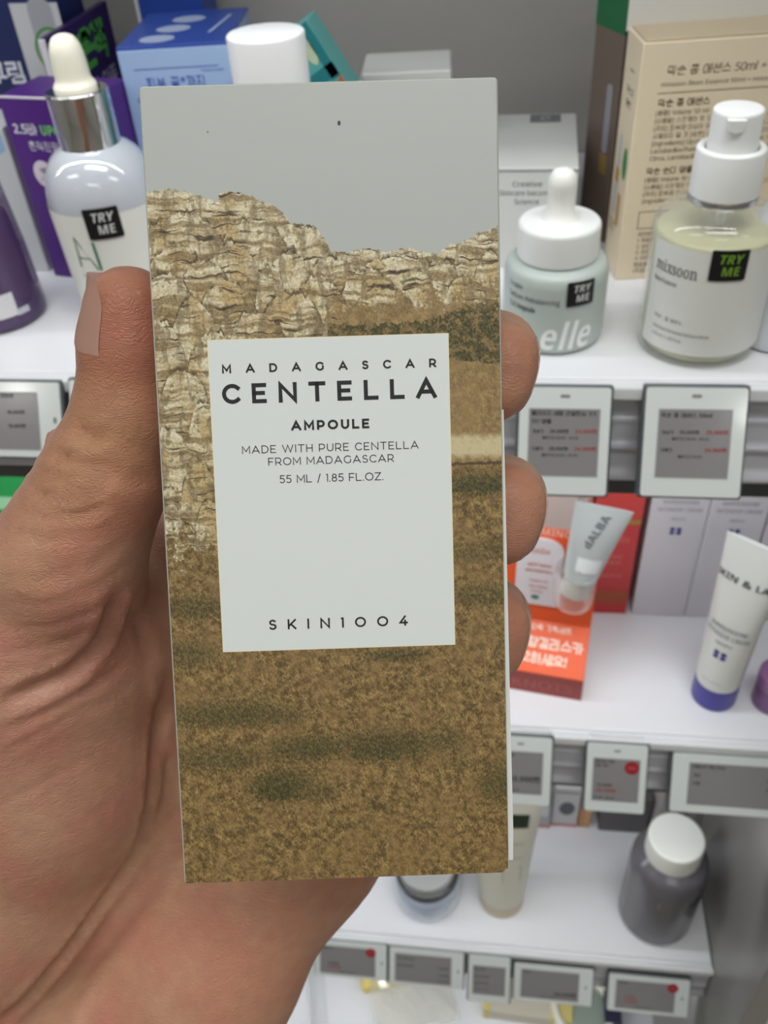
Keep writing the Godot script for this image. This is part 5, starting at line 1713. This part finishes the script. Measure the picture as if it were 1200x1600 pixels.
func build_tester_stand(y: float) -> void:
	var fl := on_y(770, 1070, y)
	var fr := on_y(908, 1094, y)
	var wide := Vector2(fr.x - fl.x, fr.z - fl.z).length()
	var n := thing("tester_stand", "orange card tester stand with a white arched panel, holding a silver tube", "display stand", fl, "", -atan2(fr.z - fl.z, fr.x - fl.x))
	var orange := card(232, 92, 42, 0.4)
	# the card folds: low front wall, sloping text panel, then the tall back
	part("front_wall", rbox(Vector3(wide, 0.0175, 0.0014), 0.0004, 1), card(150, 56, 52, 0.4), n, Vector3(wide / 2, 0.0088, 0.0))
	part("lettering", print_on(write_latin("KNOTS", 0.0068, Vector2(wide / 2 + 0.003, 0.0052), false, 0.0340), flat_map(Transform3D(Basis(), Vector3(0, 0, 0.0008)))), ink(176, 92, 84), n)
	var slope := part("text_panel", rbox(Vector3(wide, 0.0330, 0.0014), 0.0004, 1), orange, n, Vector3(wide / 2, 0.0270, -0.0130), "orange sloping panel with white Korean letters")
	slope.rotation.x = -0.95
	var sm := flat_map(Transform3D(Basis(), Vector3(0, 0, 0.0008)))
	part("lettering", print_on(write_korean("단독 기획세트", 0.0036, Vector2(0.004, 0.0080), 0.13) + write_korean("를 챙길리스카", 0.0062, Vector2(0.003, -0.0020), 0.17) + write_korean("고하세요!", 0.0062, Vector2(0.002, -0.0110), 0.17), sm), ink(250, 222, 206), slope)
	var back := part("back_panel", rbox(Vector3(wide, 0.0640, 0.0014), 0.0004, 1), orange, n, Vector3(wide / 2, 0.0680, -0.0280))
	back.rotation.x = -0.12
	var bm := flat_map(Transform3D(Basis(), Vector3(0, 0, 0.0008)))
	var panel := PackedVector2Array([Vector2(-0.0145, -0.024), Vector2(0.0105, -0.024), Vector2(0.0105, 0.014)])
	for k in 9:
		var t := PI / 2 * k / 8.0
		panel.append(Vector2(-0.0005 + 0.0110 * cos(t), 0.0140 + 0.0080 * sin(t)))
	panel.append_array(PackedVector2Array([Vector2(-0.0120, 0.022), Vector2(-0.0145, 0.019)]))
	part("arched_panel", prism(panel, 0.0012), card(222, 216, 220, 0.4), back, Vector3(-0.004, 0.004, 0.0008), "white arched panel")
	part("lettering", print_on(write_latin("dAlba", 0.0036, Vector2(-0.006, 0.0160), false, 0.010, 0, true) + write_latin("WHITE TRUFFLE", 0.0020, Vector2(-0.006, 0.0070), true, 0.013) + write_latin("WATERFULL", 0.0020, Vector2(-0.006, 0.0030), true, 0.015) + write_latin("TONE UP", 0.0020, Vector2(-0.006, -0.0040), false, 0.010) + write_latin("SUN CREAM", 0.0020, Vector2(-0.006, -0.0080), false, 0.010) + write_latin("SPF50+", 0.0020, Vector2(-0.006, -0.0115), false, 0.007), bm, 0.0014), ink(204, 112, 100), back)
	part("printed_leaf", print_on(patch(disc(0.0024, 0.0016, 14), Vector2(-0.0070, -0.0145)), bm, 0.0014), ink(70, 130, 124), back)
	part("lettering", print_on(write_latin("CALMING", 0.0045, Vector2(-0.004, 0.0275), true, 0.026), bm), ink(252, 190, 170), back)
	# clear holder with the tube stuck in it
	var cx := wide / 2 + 0.0140
	part("tube_holder", lathe(rounded([Vector2(0.0070, 0.0), Vector2(0.0098, 0.0010), Vector2(0.0108, 0.005), Vector2(0.0115, 0.0260), Vector2(0.0110, 0.0262)], 0.001, 3), 36), clear_mat("holder_plastic", Color(0.97, 0.97, 0.97), 0.22, 0.08), n, Vector3(cx, 0.0590, -0.0185), "clear plastic cup")
	var t := thing("tester_tube", "silver grey tester tube with a crimped end, leaning in the clear cup", "tube", n.transform * Vector3(cx, 0.0680, -0.0185))
	t.rotation = Vector3(-0.12, 0.0, -0.20)
	part("cap", lathe(rounded([Vector2(0, 0.0), Vector2(0.0078, 0.0), Vector2(0.0082, 0.001), Vector2(0.0080, 0.0120), Vector2(0.0070, 0.0122)], 0.0006, 3), 36), card(196, 192, 184, 0.4), t)
	var tm := func(x: float, yy: float) -> Vector3:
		var k := clampf((yy - 0.012) / 0.045, 0.0, 1.0)
		var w := x / 0.0121
		return Vector3(sin(w) * lerpf(0.0092, 0.0150, k), yy, cos(w) * lerpf(0.0092, 0.0010, k))
	part("tube_body", tube_body(tm, 0.012, 0.057), mat("tube_silver", rgb8(196, 202, 202), 0.28, 0.25), t)
	var fm := func(q: Vector2) -> Vector3: return tm.call(q.x, q.y)
	part("printed_band", print_on(patch(rrect(0.0150, 0.0080, 0.0006), Vector2(0.001, 0.0235), 0.002), fm, 0.0003), ink(222, 226, 226), t)
	part("lettering", print_on(write_latin("dALBA", 0.0040, Vector2(0.0, 0.0), true, 0.020).map(func(q: Vector2) -> Vector2: return q.rotated(1.3) + Vector2(0.0015, 0.043)), fm, 0.0004), ink(96, 104, 106), t)

# ------------------------------------------------------------------ third shelf
func build_third_shelf() -> void:
	var y: float = SHELF[3]
	# grey pill bottle with white lid
	var p := on_y(1022, 1424, y)
	var n := thing("supplement_bottle", "smoky grey bottle with a wide white screw lid at the shelf end", "bottle", p)
	part("bottle", lathe(rounded([Vector2(0, 0.0006), Vector2(0.0262, 0.0006), Vector2(0.0278, 0.003), Vector2(0.0278, 0.078), Vector2(0.0262, 0.0880), Vector2(0.0205, 0.0930), Vector2(0.0190, 0.0945)], 0.005, 5), 56), mat("smoky_plastic", rgb8(98, 96, 102), 0.2), n)
	part("lid", lathe(rounded([Vector2(0.0185, 0.0940), Vector2(0.0196, 0.0940), Vector2(0.0194, 0.1130), Vector2(0.0184, 0.1144), Vector2(0, 0.1146)], 0.0012, 3), 48), mat("lid_white", rgb8(236, 238, 232), 0.4), n, Vector3.ZERO, "white screw lid")
	var m := round_map(0.0278, 0.0, 0.0)
	part("label_band", print_on(rect(0.0200, 0.0090, Vector2(0.0010, 0.0640)), m, 0.0003), ink(122, 116, 120), n)
	part("tester_sticker", print_on(patch(rrect(0.0120, 0.0075, 0.0006), Vector2(0.0215, 0.0620), 0.002), m, 0.0004), card(26, 54, 46, 0.35), n, Vector3.ZERO, "dark green sticker")
	# cream tube standing on its cap
	p = on_y(783, 1402, y)
	n = thing("squeeze_tube", "cream coloured squeeze tube with a dark green sticker, standing on a beige cap", "tube", p)
	part("cap", lathe(rounded([Vector2(0, 0.0004), Vector2(0.0172, 0.0004), Vector2(0.0178, 0.002), Vector2(0.0178, 0.0180), Vector2(0.0170, 0.0184)], 0.001, 3), 44), card(196, 184, 160, 0.4), n)
	var tm := func(x: float, yy: float) -> Vector3:
		var k := clampf((yy - 0.018) / 0.125, 0.0, 1.0)
		var w := x / 0.0121
		return Vector3(sin(w) * lerpf(0.0182, 0.0250, k), yy, cos(w) * lerpf(0.0182, 0.0012, k))
	part("tube_body", tube_body(tm, 0.018, 0.143), card(206, 204, 190, 0.4), n)
	var fm := func(q: Vector2) -> Vector3: return tm.call(q.x, q.y)
	part("tester_sticker", print_on(patch(rrect(0.0085, 0.0150, 0.0006), Vector2(0.0048, 0.1240), 0.002), fm, 0.0004), card(16, 40, 20, 0.35), n, Vector3.ZERO, "dark green sticker")
	part("lettering", print_on(write_latin("SILKY", 0.0040, Vector2(0.003, 0.0960), false, 0.010) + write_latin("CREAM", 0.0030, Vector2(0.003, 0.0800), false, 0.008) + ribbon([Vector2(0.0, 0.052), Vector2(0.008, 0.052), Vector2(0.008, 0.070), Vector2(0.0, 0.070)], 0.0004, true), fm, 0.0004), ink(168, 164, 150), n)
	# clear jar with a dark ringed grey lid
	p = on_y(669, 1392, y)
	n = thing("cream_jar", "clear glass jar with a grey lid and bluish foot, under the held carton", "jar", p)
	part("jar", lathe(rounded([Vector2(0, 0.0006), Vector2(0.0250, 0.0006), Vector2(0.0272, 0.003), Vector2(0.0275, 0.026), Vector2(0.0250, 0.030), Vector2(0.0235, 0.030)], 0.002, 4), 48), clear_mat("jar_glass", Color(0.88, 0.92, 0.97), 0.3, 0.04), n)
	part("cream", lathe(rounded([Vector2(0, 0.004), Vector2(0.0215, 0.004), Vector2(0.0225, 0.007), Vector2(0.0225, 0.027), Vector2(0, 0.027)], 0.002, 3), 40), mat("blue_cream", rgb8(146, 166, 196), 0.4), n)
	part("lid_ring", lathe(rounded([Vector2(0.0235, 0.0290), Vector2(0.0246, 0.0290), Vector2(0.0246, 0.0370), Vector2(0.0215, 0.0376)], 0.0008, 3), 48), mat("black_ring", rgb8(40, 42, 44), 0.3), n)
	part("lid", lathe(rounded([Vector2(0.0222, 0.0370), Vector2(0.0222, 0.0450), Vector2(0.0210, 0.0462), Vector2(0, 0.0464)], 0.001, 3), 48), mat("grey_lid", rgb8(158, 160, 160), 0.35), n)
	# small things along the back of the shelf
	var back := [
		["sample_box", "small grey carton with a white label at the back of the third shelf", 838, 858, 1293, 0.062, card(168, 168, 172), 0.030],
		["sample_box", "small white carton with a round dark mark at the back of the third shelf", 860, 900, 1290, 0.060, card(198, 198, 200), 0.030],
		["sample_box", "small orange brown carton beside the dark carton", 902, 920, 1292, 0.060, card(196, 140, 92), 0.028],
		["gift_box", "wide dark grey carton at the back behind the pill bottle", 934, 1008, 1297, 0.052, card(92, 88, 90), 0.040],
	]
	for q in back:
		var a := on_y(q[2], q[4], y)
		var b := on_y(q[3], q[4] + 2, y)
		var s := Vector3(b.x - a.x, q[5], q[7])
		n = carton(q[0], q[1], s, a, 0.0, q[6])
		m = face(s, "front")
		if q[3] == 858:
			part("printed_panel", print_on(rect(s.x * 0.6, s.y * 0.4, Vector2(s.x / 2, s.y * 0.5)), m), ink(206, 206, 208), n)
			part("printed_foot", print_on(rect(s.x, 0.004, Vector2(s.x / 2, 0.003)), m), ink(196, 120, 110), n)
		elif q[3] == 900:
			part("round_mark", print_on(patch(disc(0.0065, 0.0100, 20), Vector2(s.x * 0.55, s.y * 0.48)), m), ink(88, 92, 98), n)
			part("printed_panel", print_on(rect(s.x * 0.9, 0.004, Vector2(s.x / 2, s.y * 0.88)), m), ink(150, 150, 154), n)
			part("printed_foot", print_on(rect(s.x, 0.004, Vector2(s.x / 2, 0.003)), m), ink(206, 130, 120), n)
		elif q[3] == 920:
			part("printed_panel", print_on(rect(s.x * 0.5, s.y * 0.8, Vector2(s.x * 0.75, s.y * 0.5)), m), ink(206, 160, 116), n)
		else:
			part("printed_panel", print_on(rect(s.x * 0.8, 0.010, Vector2(s.x / 2, s.y * 0.7)), m), ink(112, 108, 110), n)
	n = thing("tissue_pack", "yellow topped pale pink pack behind the small cartons", "pack", on_y(852, 1262, y) + Vector3(0.012, 0, -0.012))
	part("pack_body", rbox(Vector3(0.062, 0.086, 0.016), 0.003, 3), card(206, 176, 172, 0.4), n, Vector3(0.010, 0.043, 0))
	part("pack_band", rbox(Vector3(0.062, 0.014, 0.017), 0.002, 2), card(226, 210, 96, 0.4), n, Vector3(0.010, 0.0935, 0))
	n = thing("tall_tube", "clear plastic tube with a grey stopper leaning behind the pill bottle", "tube", on_y(1032, 1290, y))
	part("tube_body", lathe(rounded([Vector2(0, 0.0004), Vector2(0.012, 0.0004), Vector2(0.013, 0.002), Vector2(0.013, 0.090), Vector2(0.011, 0.0905)], 0.001, 3), 32), card(158, 152, 152, 0.3), n)
	part("stopper", lathe(rounded([Vector2(0.0115, 0.0900), Vector2(0.0125, 0.0900), Vector2(0.0120, 0.1010), Vector2(0, 0.1020)], 0.002, 3), 32), card(120, 116, 118, 0.3), n)
	n = thing("lotion_tube", "orange topped grey tube beside the side panel", "tube", on_y(1082, 1300, y))
	part("tube_body", lathe(rounded([Vector2(0, 0.0004), Vector2(0.011, 0.0004), Vector2(0.0118, 0.002), Vector2(0.0118, 0.060), Vector2(0.010, 0.0605)], 0.001, 3), 32), card(122, 116, 116, 0.3), n)
	part("cap", lathe(rounded([Vector2(0.0105, 0.0600), Vector2(0.0115, 0.0600), Vector2(0.0110, 0.0880), Vector2(0, 0.0890)], 0.002, 3), 32), card(196, 108, 66, 0.4), n)

# ------------------------------------------------------------------ lowest shelf
func build_fourth_shelf() -> void:
	var y: float = SHELF[4]
	var n := thing("wrapped_sponge", "yellow pad in a crumpled clear wrapper on the lowest shelf", "pack", on_y(650, 1562, y), "", 0.3)
	part("pad", rbox(Vector3(0.045, 0.016, 0.030), 0.004, 3), card(226, 206, 110, 0.5), n, Vector3(-0.030, 0.0092, -0.030))
	var st := new_st()
	var g := []
	var rng := RandomNumberGenerator.new()
	rng.seed = 5
	for j in 7:
		var row := []
		for i in 9:
			row.append(Vector3(-0.045 + 0.0105 * i, 0.010 + 0.030 * sin(PI * i / 8.0) * sin(PI * j / 6.0) + rng.randf_range(-0.006, 0.008), -0.045 + 0.0125 * j))
		g.append(row)
	for j in 6:
		for i in 8:
			for q in [[g[j][i], g[j][i + 1], g[j + 1][i + 1]], [g[j][i], g[j + 1][i + 1], g[j + 1][i]]]:
				var f: Vector3 = (q[1] - q[0]).cross(q[2] - q[0]).normalized()
				f = f if f.y > 0 else -f
				tri(st, q[0], q[1], q[2], f, f, f)
	part("wrapper", st.commit(), clear_mat("wrapper_film", Color(0.93, 0.92, 0.86), 0.35, 0.08), n, Vector3.ZERO, "crumpled clear film")
	n = thing("pouch_box", "flat beige carton with a yellow edge under the narrow price tag", "box", on_y(757, 1590, y), "", -0.05)
	part("carton_body", rbox(Vector3(0.085, 0.020, 0.050), 0.001, 2), card(196, 190, 172, 0.45), n, Vector3(0.0425, 0.0104, -0.025))
	part("printed_edge", rbox(Vector3(0.006, 0.021, 0.051), 0.001, 1), card(206, 190, 110, 0.45), n, Vector3(0.0020, 0.0110, -0.025))
	part("printed_edge", rbox(Vector3(0.022, 0.0212, 0.0505), 0.001, 1), card(206, 192, 120, 0.45), n, Vector3(0.0750, 0.0112, -0.025))
	n = thing("balm_jar", "open white ring jar with green balm on the lowest shelf", "jar", on_y(908, 1588, y))
	part("ring", lathe(rounded([Vector2(0.024, 0.020), Vector2(0.024, 0.0006), Vector2(0.030, 0.0006), Vector2(0.031, 0.003), Vector2(0.031, 0.024), Vector2(0.029, 0.026), Vector2(0.0255, 0.026), Vector2(0.024, 0.024), Vector2(0.024, 0.020)], 0.0015, 3), 48), card(228, 226, 214, 0.4), n)
	part("balm", lathe(rounded([Vector2(0.0238, 0.001), Vector2(0.0238, 0.0190), Vector2(0.0160, 0.0200), Vector2(0, 0.0190)], 0.001, 3), 40), card(146, 158, 146, 0.35), n)
	n = thing("dark_box", "dark navy carton beside the open ring jar", "box", on_y(948, 1612, y))
	part("carton_body", rbox(Vector3(0.016, 0.026, 0.030), 0.001, 2), card(34, 38, 66, 0.4), n, Vector3(0.004, 0.0134, -0.014))
	part("printed_band", print_on(rect(0.014, 0.003, Vector2(0.004, 0.018)), flat_map(Transform3D(Basis(), Vector3(0, 0, 0.001)))), ink(150, 154, 170), n)
	n = thing("glass_bowl", "clear glass bowl beside the dark navy carton", "bowl", on_y(1008, 1600, y))
	part("bowl", lathe(rounded([Vector2(0, 0.0006), Vector2(0.022, 0.0006), Vector2(0.036, 0.012), Vector2(0.042, 0.026), Vector2(0.0405, 0.0265), Vector2(0.034, 0.0125), Vector2(0.021, 0.0025), Vector2(0, 0.0025)], 0.003, 3), 40), clear_mat("bowl_glass", Color(0.92, 0.94, 0.95), 0.25, 0.05), n)
	n = thing("acrylic_divider", "thin clear acrylic shelf divider beside the wrist", "divider", on_y(487, 1560, y), "", 0.25)
	part("divider_sheet", rbox(Vector3(0.0025, 0.030, 0.120), 0.0008, 2), clear_mat("acrylic", Color(0.96, 0.97, 0.97), 0.2, 0.05), n, Vector3(0, 0.0156, 0.0))
	part("divider_foot", rbox(Vector3(0.016, 0.0015, 0.120), 0.0005, 1), clear_mat("acrylic", Color(0.96, 0.97, 0.97), 0.2, 0.05), n, Vector3(0.007, 0.0010, 0.0))

# ------------------------------------------------------------------ electronic price tags
func price_tag(label: String, mid: Vector2, w: float, h: float, shelf: int, screen: Rect2, lines: Array, badge := Vector2.INF, lamp := Vector2.INF, clip := false) -> void:
	# mid: the pixel where the middle of its face shows; the face leans back by 29 degrees, in front of the rail
	var lean := deg_to_rad(29.0)
	var n := thing("price_tag", label, "price tag", Vector3.ZERO)
	n.position = on_z(mid.x, mid.y, 0.0075 + h / 2.0 * sin(lean))
	n.rotation.x = -lean
	part("case", rbox(Vector3(w, h, 0.0072), 0.0012, 2), mat("tag_case", rgb8(84, 90, 94), 0.4), n, Vector3(0, 0, -0.0040), "slate grey case")
	part("bezel", prism(rrect(w - 0.0022, h - 0.0022, 0.0012), 0.0008), mat("tag_bezel", rgb8(212, 218, 218), 0.10), n, Vector3(0, 0, -0.0004), "white front")
	var so := part("screen", print_on(rect(screen.size.x, screen.size.y, screen.position), flat_map(Transform3D()), 0.00052), mat("paper_display", rgb8(134, 132, 134), 0.14), n, Vector3.ZERO, "grey electronic paper screen")
	part("screen_edge", print_on(ribbon([screen.position + Vector2(-screen.size.x, -screen.size.y) / 2, screen.position + Vector2(screen.size.x, -screen.size.y) / 2, screen.position + Vector2(screen.size.x, screen.size.y) / 2, screen.position + Vector2(-screen.size.x, screen.size.y) / 2], 0.0003, true), flat_map(Transform3D()), 0.00056), ink(150, 152, 152), n)
	for l in lines:
		# text, height, x from screen left (0..1), y from screen top (0..1), align, red?
		var at := screen.position + Vector2((l[2] - 0.5) * screen.size.x, (0.5 - l[3]) * screen.size.y)
		part("lettering", print_on(write_korean(l[0], l[1], at, 0.14, l[4]), flat_map(Transform3D()), 0.0006), ink(150, 46, 50) if l[5] == 1 else ink(40, 40, 44), so)
	if badge != Vector2.INF:
		part("sale_badge", print_on(patch(disc(0.0040, 0.0040, 24), badge), flat_map(Transform3D()), 0.0007), ink(150, 26, 32), so, Vector3.ZERO, "round red badge")
		part("lettering", print_on(write_latin("SALE", 0.0014, badge + Vector2(0, -0.0007), true), flat_map(Transform3D()), 0.0008), ink(196, 110, 110), so)
	if lamp != Vector2.INF:
		part("indicator", print_on(patch(rrect(0.0036 if w < h else 0.0014, 0.0012 if w < h else 0.0026, 0.0005), lamp), flat_map(Transform3D()), 0.0006), mat("indicator", rgb8(128, 132, 126), 0.2), n)
	if clip:
		part("clip", rbox(Vector3(w * 0.86, 0.0034, 0.0030), 0.0008, 2), clear_mat("clip_plastic", Color(0.95, 0.96, 0.97), 0.4, 0.06), n, Vector3(0, h / 2 + 0.0010, -0.0036), "clear plastic clip")

func build_tags() -> void:
	var s := Rect2(Vector2(0, -0.0004), Vector2(0.0268, 0.0262))
	var won := "원"
	price_tag("square price tag in front of the frosted dropper bottle, two prices", Vector2(880, 690), 0.0366, 0.0440, 1, s, [["플라이드 세럼 리밸런싱 XX", 0.0019, 0.03, 0.10, -1, 0], ["131 앰플", 0.0019, 0.03, 0.22, -1, 0], ["정상가", 0.0014, 0.06, 0.36, -1, 0], ["28,000" + won, 0.0016, 0.30, 0.36, -1, 0], ["24,000" + won, 0.0018, 0.66, 0.36, -1, 1], ["할인기간 07.01 - 07.31", 0.0012, 0.20, 0.45, -1, 0], ["단품가", 0.0014, 0.06, 0.62, -1, 0], ["28,000" + won, 0.0016, 0.30, 0.62, -1, 0], ["24,000" + won, 0.0018, 0.66, 0.62, -1, 1], ["할인기간 07.01 - 07.31", 0.0012, 0.20, 0.71, -1, 0]], Vector2.INF, Vector2(0, 0.0176))
	price_tag("square price tag in front of the clear pump bottle, two prices", Vector2(1083, 692), 0.0392, 0.0440, 1, s, [["믹순 콩 에센스 50ml", 0.0019, 0.03, 0.12, -1, 0], ["정상가", 0.0014, 0.06, 0.36, -1, 0], ["35,000" + won, 0.0016, 0.30, 0.36, -1, 0], ["29,900" + won, 0.0018, 0.66, 0.36, -1, 1], ["할인기간 07.01 - 07.31", 0.0012, 0.20, 0.45, -1, 0], ["단품가", 0.0014, 0.06, 0.62, -1, 0], ["29,900" + won, 0.0018, 0.66, 0.62, -1, 1], ["할인기간 07.01", 0.0012, 0.30, 0.71, -1, 0]], Vector2.INF, Vector2(0, 0.0178))
	var l := Rect2(Vector2(-0.0040, -0.0006), Vector2(0.0460, 0.0240))
	price_tag("wide price tag on the top rail under the purple glass bottle", Vector2(-5, 655), 0.0600, 0.0335, 1, l, [["흔적 진정 앰플 30ml", 0.0022, 0.30, 0.10, -1, 0], ["18,000" + won, 0.0018, 0.70, 0.38, -1, 0], ["19,000" + won, 0.0018, 0.70, 0.62, -1, 0]], Vector2.INF, Vector2(0.0262, 0.0))
	price_tag("wide price tag on the top rail, half hidden by the thumb", Vector2(216, 655), 0.0600, 0.0335, 1, l, [["아누아 세럼 30ml", 0.0022, 0.03, 0.10, -1, 0], ["19,000" + won, 0.0018, 0.70, 0.5, -1, 0]], Vector2.INF, Vector2(0.0262, 0.0))
	# second rail
	var q := Rect2(Vector2(0, -0.0010), Vector2(0.0250, 0.0256))
	price_tag("square price tag with a black price in front of the orange tester stand", Vector2(812, 1204), 0.0366, 0.0430, 2, q, [["달바 선크림", 0.0016, 0.03, 0.12, -1, 0], ["40,000" + won, 0.0038, 0.97, 0.72, 1, 0], ["07.01 - 07.31", 0.0016, 0.05, 0.95, -1, 0]], Vector2.INF, Vector2(0, 0.0165), true)
	price_tag("square price tag with a round red badge between the stand and the white tube", Vector2(962, 1216), 0.0345, 0.0430, 2, q, [["배리어덤 크림", 0.0016, 0.03, 0.10, -1, 0], ["단품 기획", 0.0016, 0.03, 0.20, -1, 0], ["35,000" + won, 0.0018, 0.10, 0.66, -1, 0], ["28,700" + won, 0.0024, 0.08, 0.80, -1, 1], ["07.01 - 07.31", 0.0016, 0.05, 0.96, -1, 0]], Vector2(0.0082, 0.0070), Vector2(0, 0.0165), true)
	price_tag("wide price tag under the white squeeze tube, dark sheen on its screen", Vector2(1146, 1228), 0.0680, 0.0370, 2, Rect2(Vector2(0.0020, 0), Vector2(0.0520, 0.0250)), [["인텐시브 크림 50ml", 0.0018, 0.03, 0.12, -1, 0], ["정상", 0.0018, 0.05, 0.32, -1, 0], ["단품", 0.0018, 0.05, 0.52, -1, 0], ["28,000" + won, 0.0018, 0.95, 0.36, 1, 0], ["24,000" + won, 0.0018, 0.95, 0.58, 1, 0]])
	# third rail
	var z := Rect2(Vector2(-0.0025, -0.0008), Vector2(0.0440, 0.0250))
	price_tag("wide price tag with a red badge beside the wrist on the third rail", Vector2(548, 1500), 0.0590, 0.0345, 3, z, [["클렌징 젤", 0.0018, 0.04, 0.12, -1, 0], ["21,000" + won, 0.0020, 0.14, 0.66, -1, 0], ["16,800" + won, 0.0024, 0.14, 0.80, -1, 1], ["07.01 - 07.31", 0.0016, 0.36, 0.96, -1, 0]], Vector2(0.0160, 0.0085), Vector2(0.0248, 0.0))
	price_tag("wide price tag without badge under the grey lidded jar", Vector2(666, 1513), 0.0600, 0.0345, 3, z, [["수분 크림 50ml", 0.0018, 0.04, 0.20, -1, 0], ["정상 28,000" + won, 0.0018, 0.04, 0.45, -1, 0], ["28,000" + won, 0.0018, 0.96, 0.45, 1, 0], ["24,000" + won, 0.0018, 0.96, 0.70, 1, 0], ["07.01 - 07.31", 0.0014, 0.96, 0.90, 1, 0]], Vector2.INF, Vector2(0.0248, 0.0))
	price_tag("narrow price tag with a clear clip under the cream squeeze tube", Vector2(764, 1530), 0.0338, 0.0430, 3, Rect2(Vector2(0, -0.0010), Vector2(0.0250, 0.0256)), [["튜브 크림", 0.0018, 0.05, 0.16, -1, 0], ["정상 23,000" + won, 0.0016, 0.05, 0.40, -1, 0], ["단품 19,000" + won, 0.0016, 0.05, 0.64, -1, 0], ["07.01 - 07.31", 0.0014, 0.10, 0.84, -1, 0]], Vector2.INF, Vector2.INF, true)
	price_tag("wide price tag with one black price between narrow tag and pill bottle", Vector2(864, 1538), 0.0620, 0.0345, 3, z, [["비타민", 0.0018, 0.04, 0.12, -1, 0], ["46,000" + won, 0.0036, 0.97, 0.86, 1, 0], ["07.01 - 07.31", 0.0016, 0.34, 0.96, -1, 0]], Vector2.INF, Vector2(0.0248, 0.0))
	price_tag("wide price tag with a red badge under the grey pill bottle", Vector2(1013, 1555), 0.0620, 0.0345, 3, z, [["이너뷰티", 0.0018, 0.04, 0.12, -1, 0], ["21,000" + won, 0.0020, 0.14, 0.62, -1, 1], ["15,800" + won, 0.0024, 0.14, 0.78, -1, 1], ["07.01 - 07.31", 0.0016, 0.36, 0.95, -1, 0]], Vector2(0.0175, 0.0085), Vector2(0.0248, 0.0))
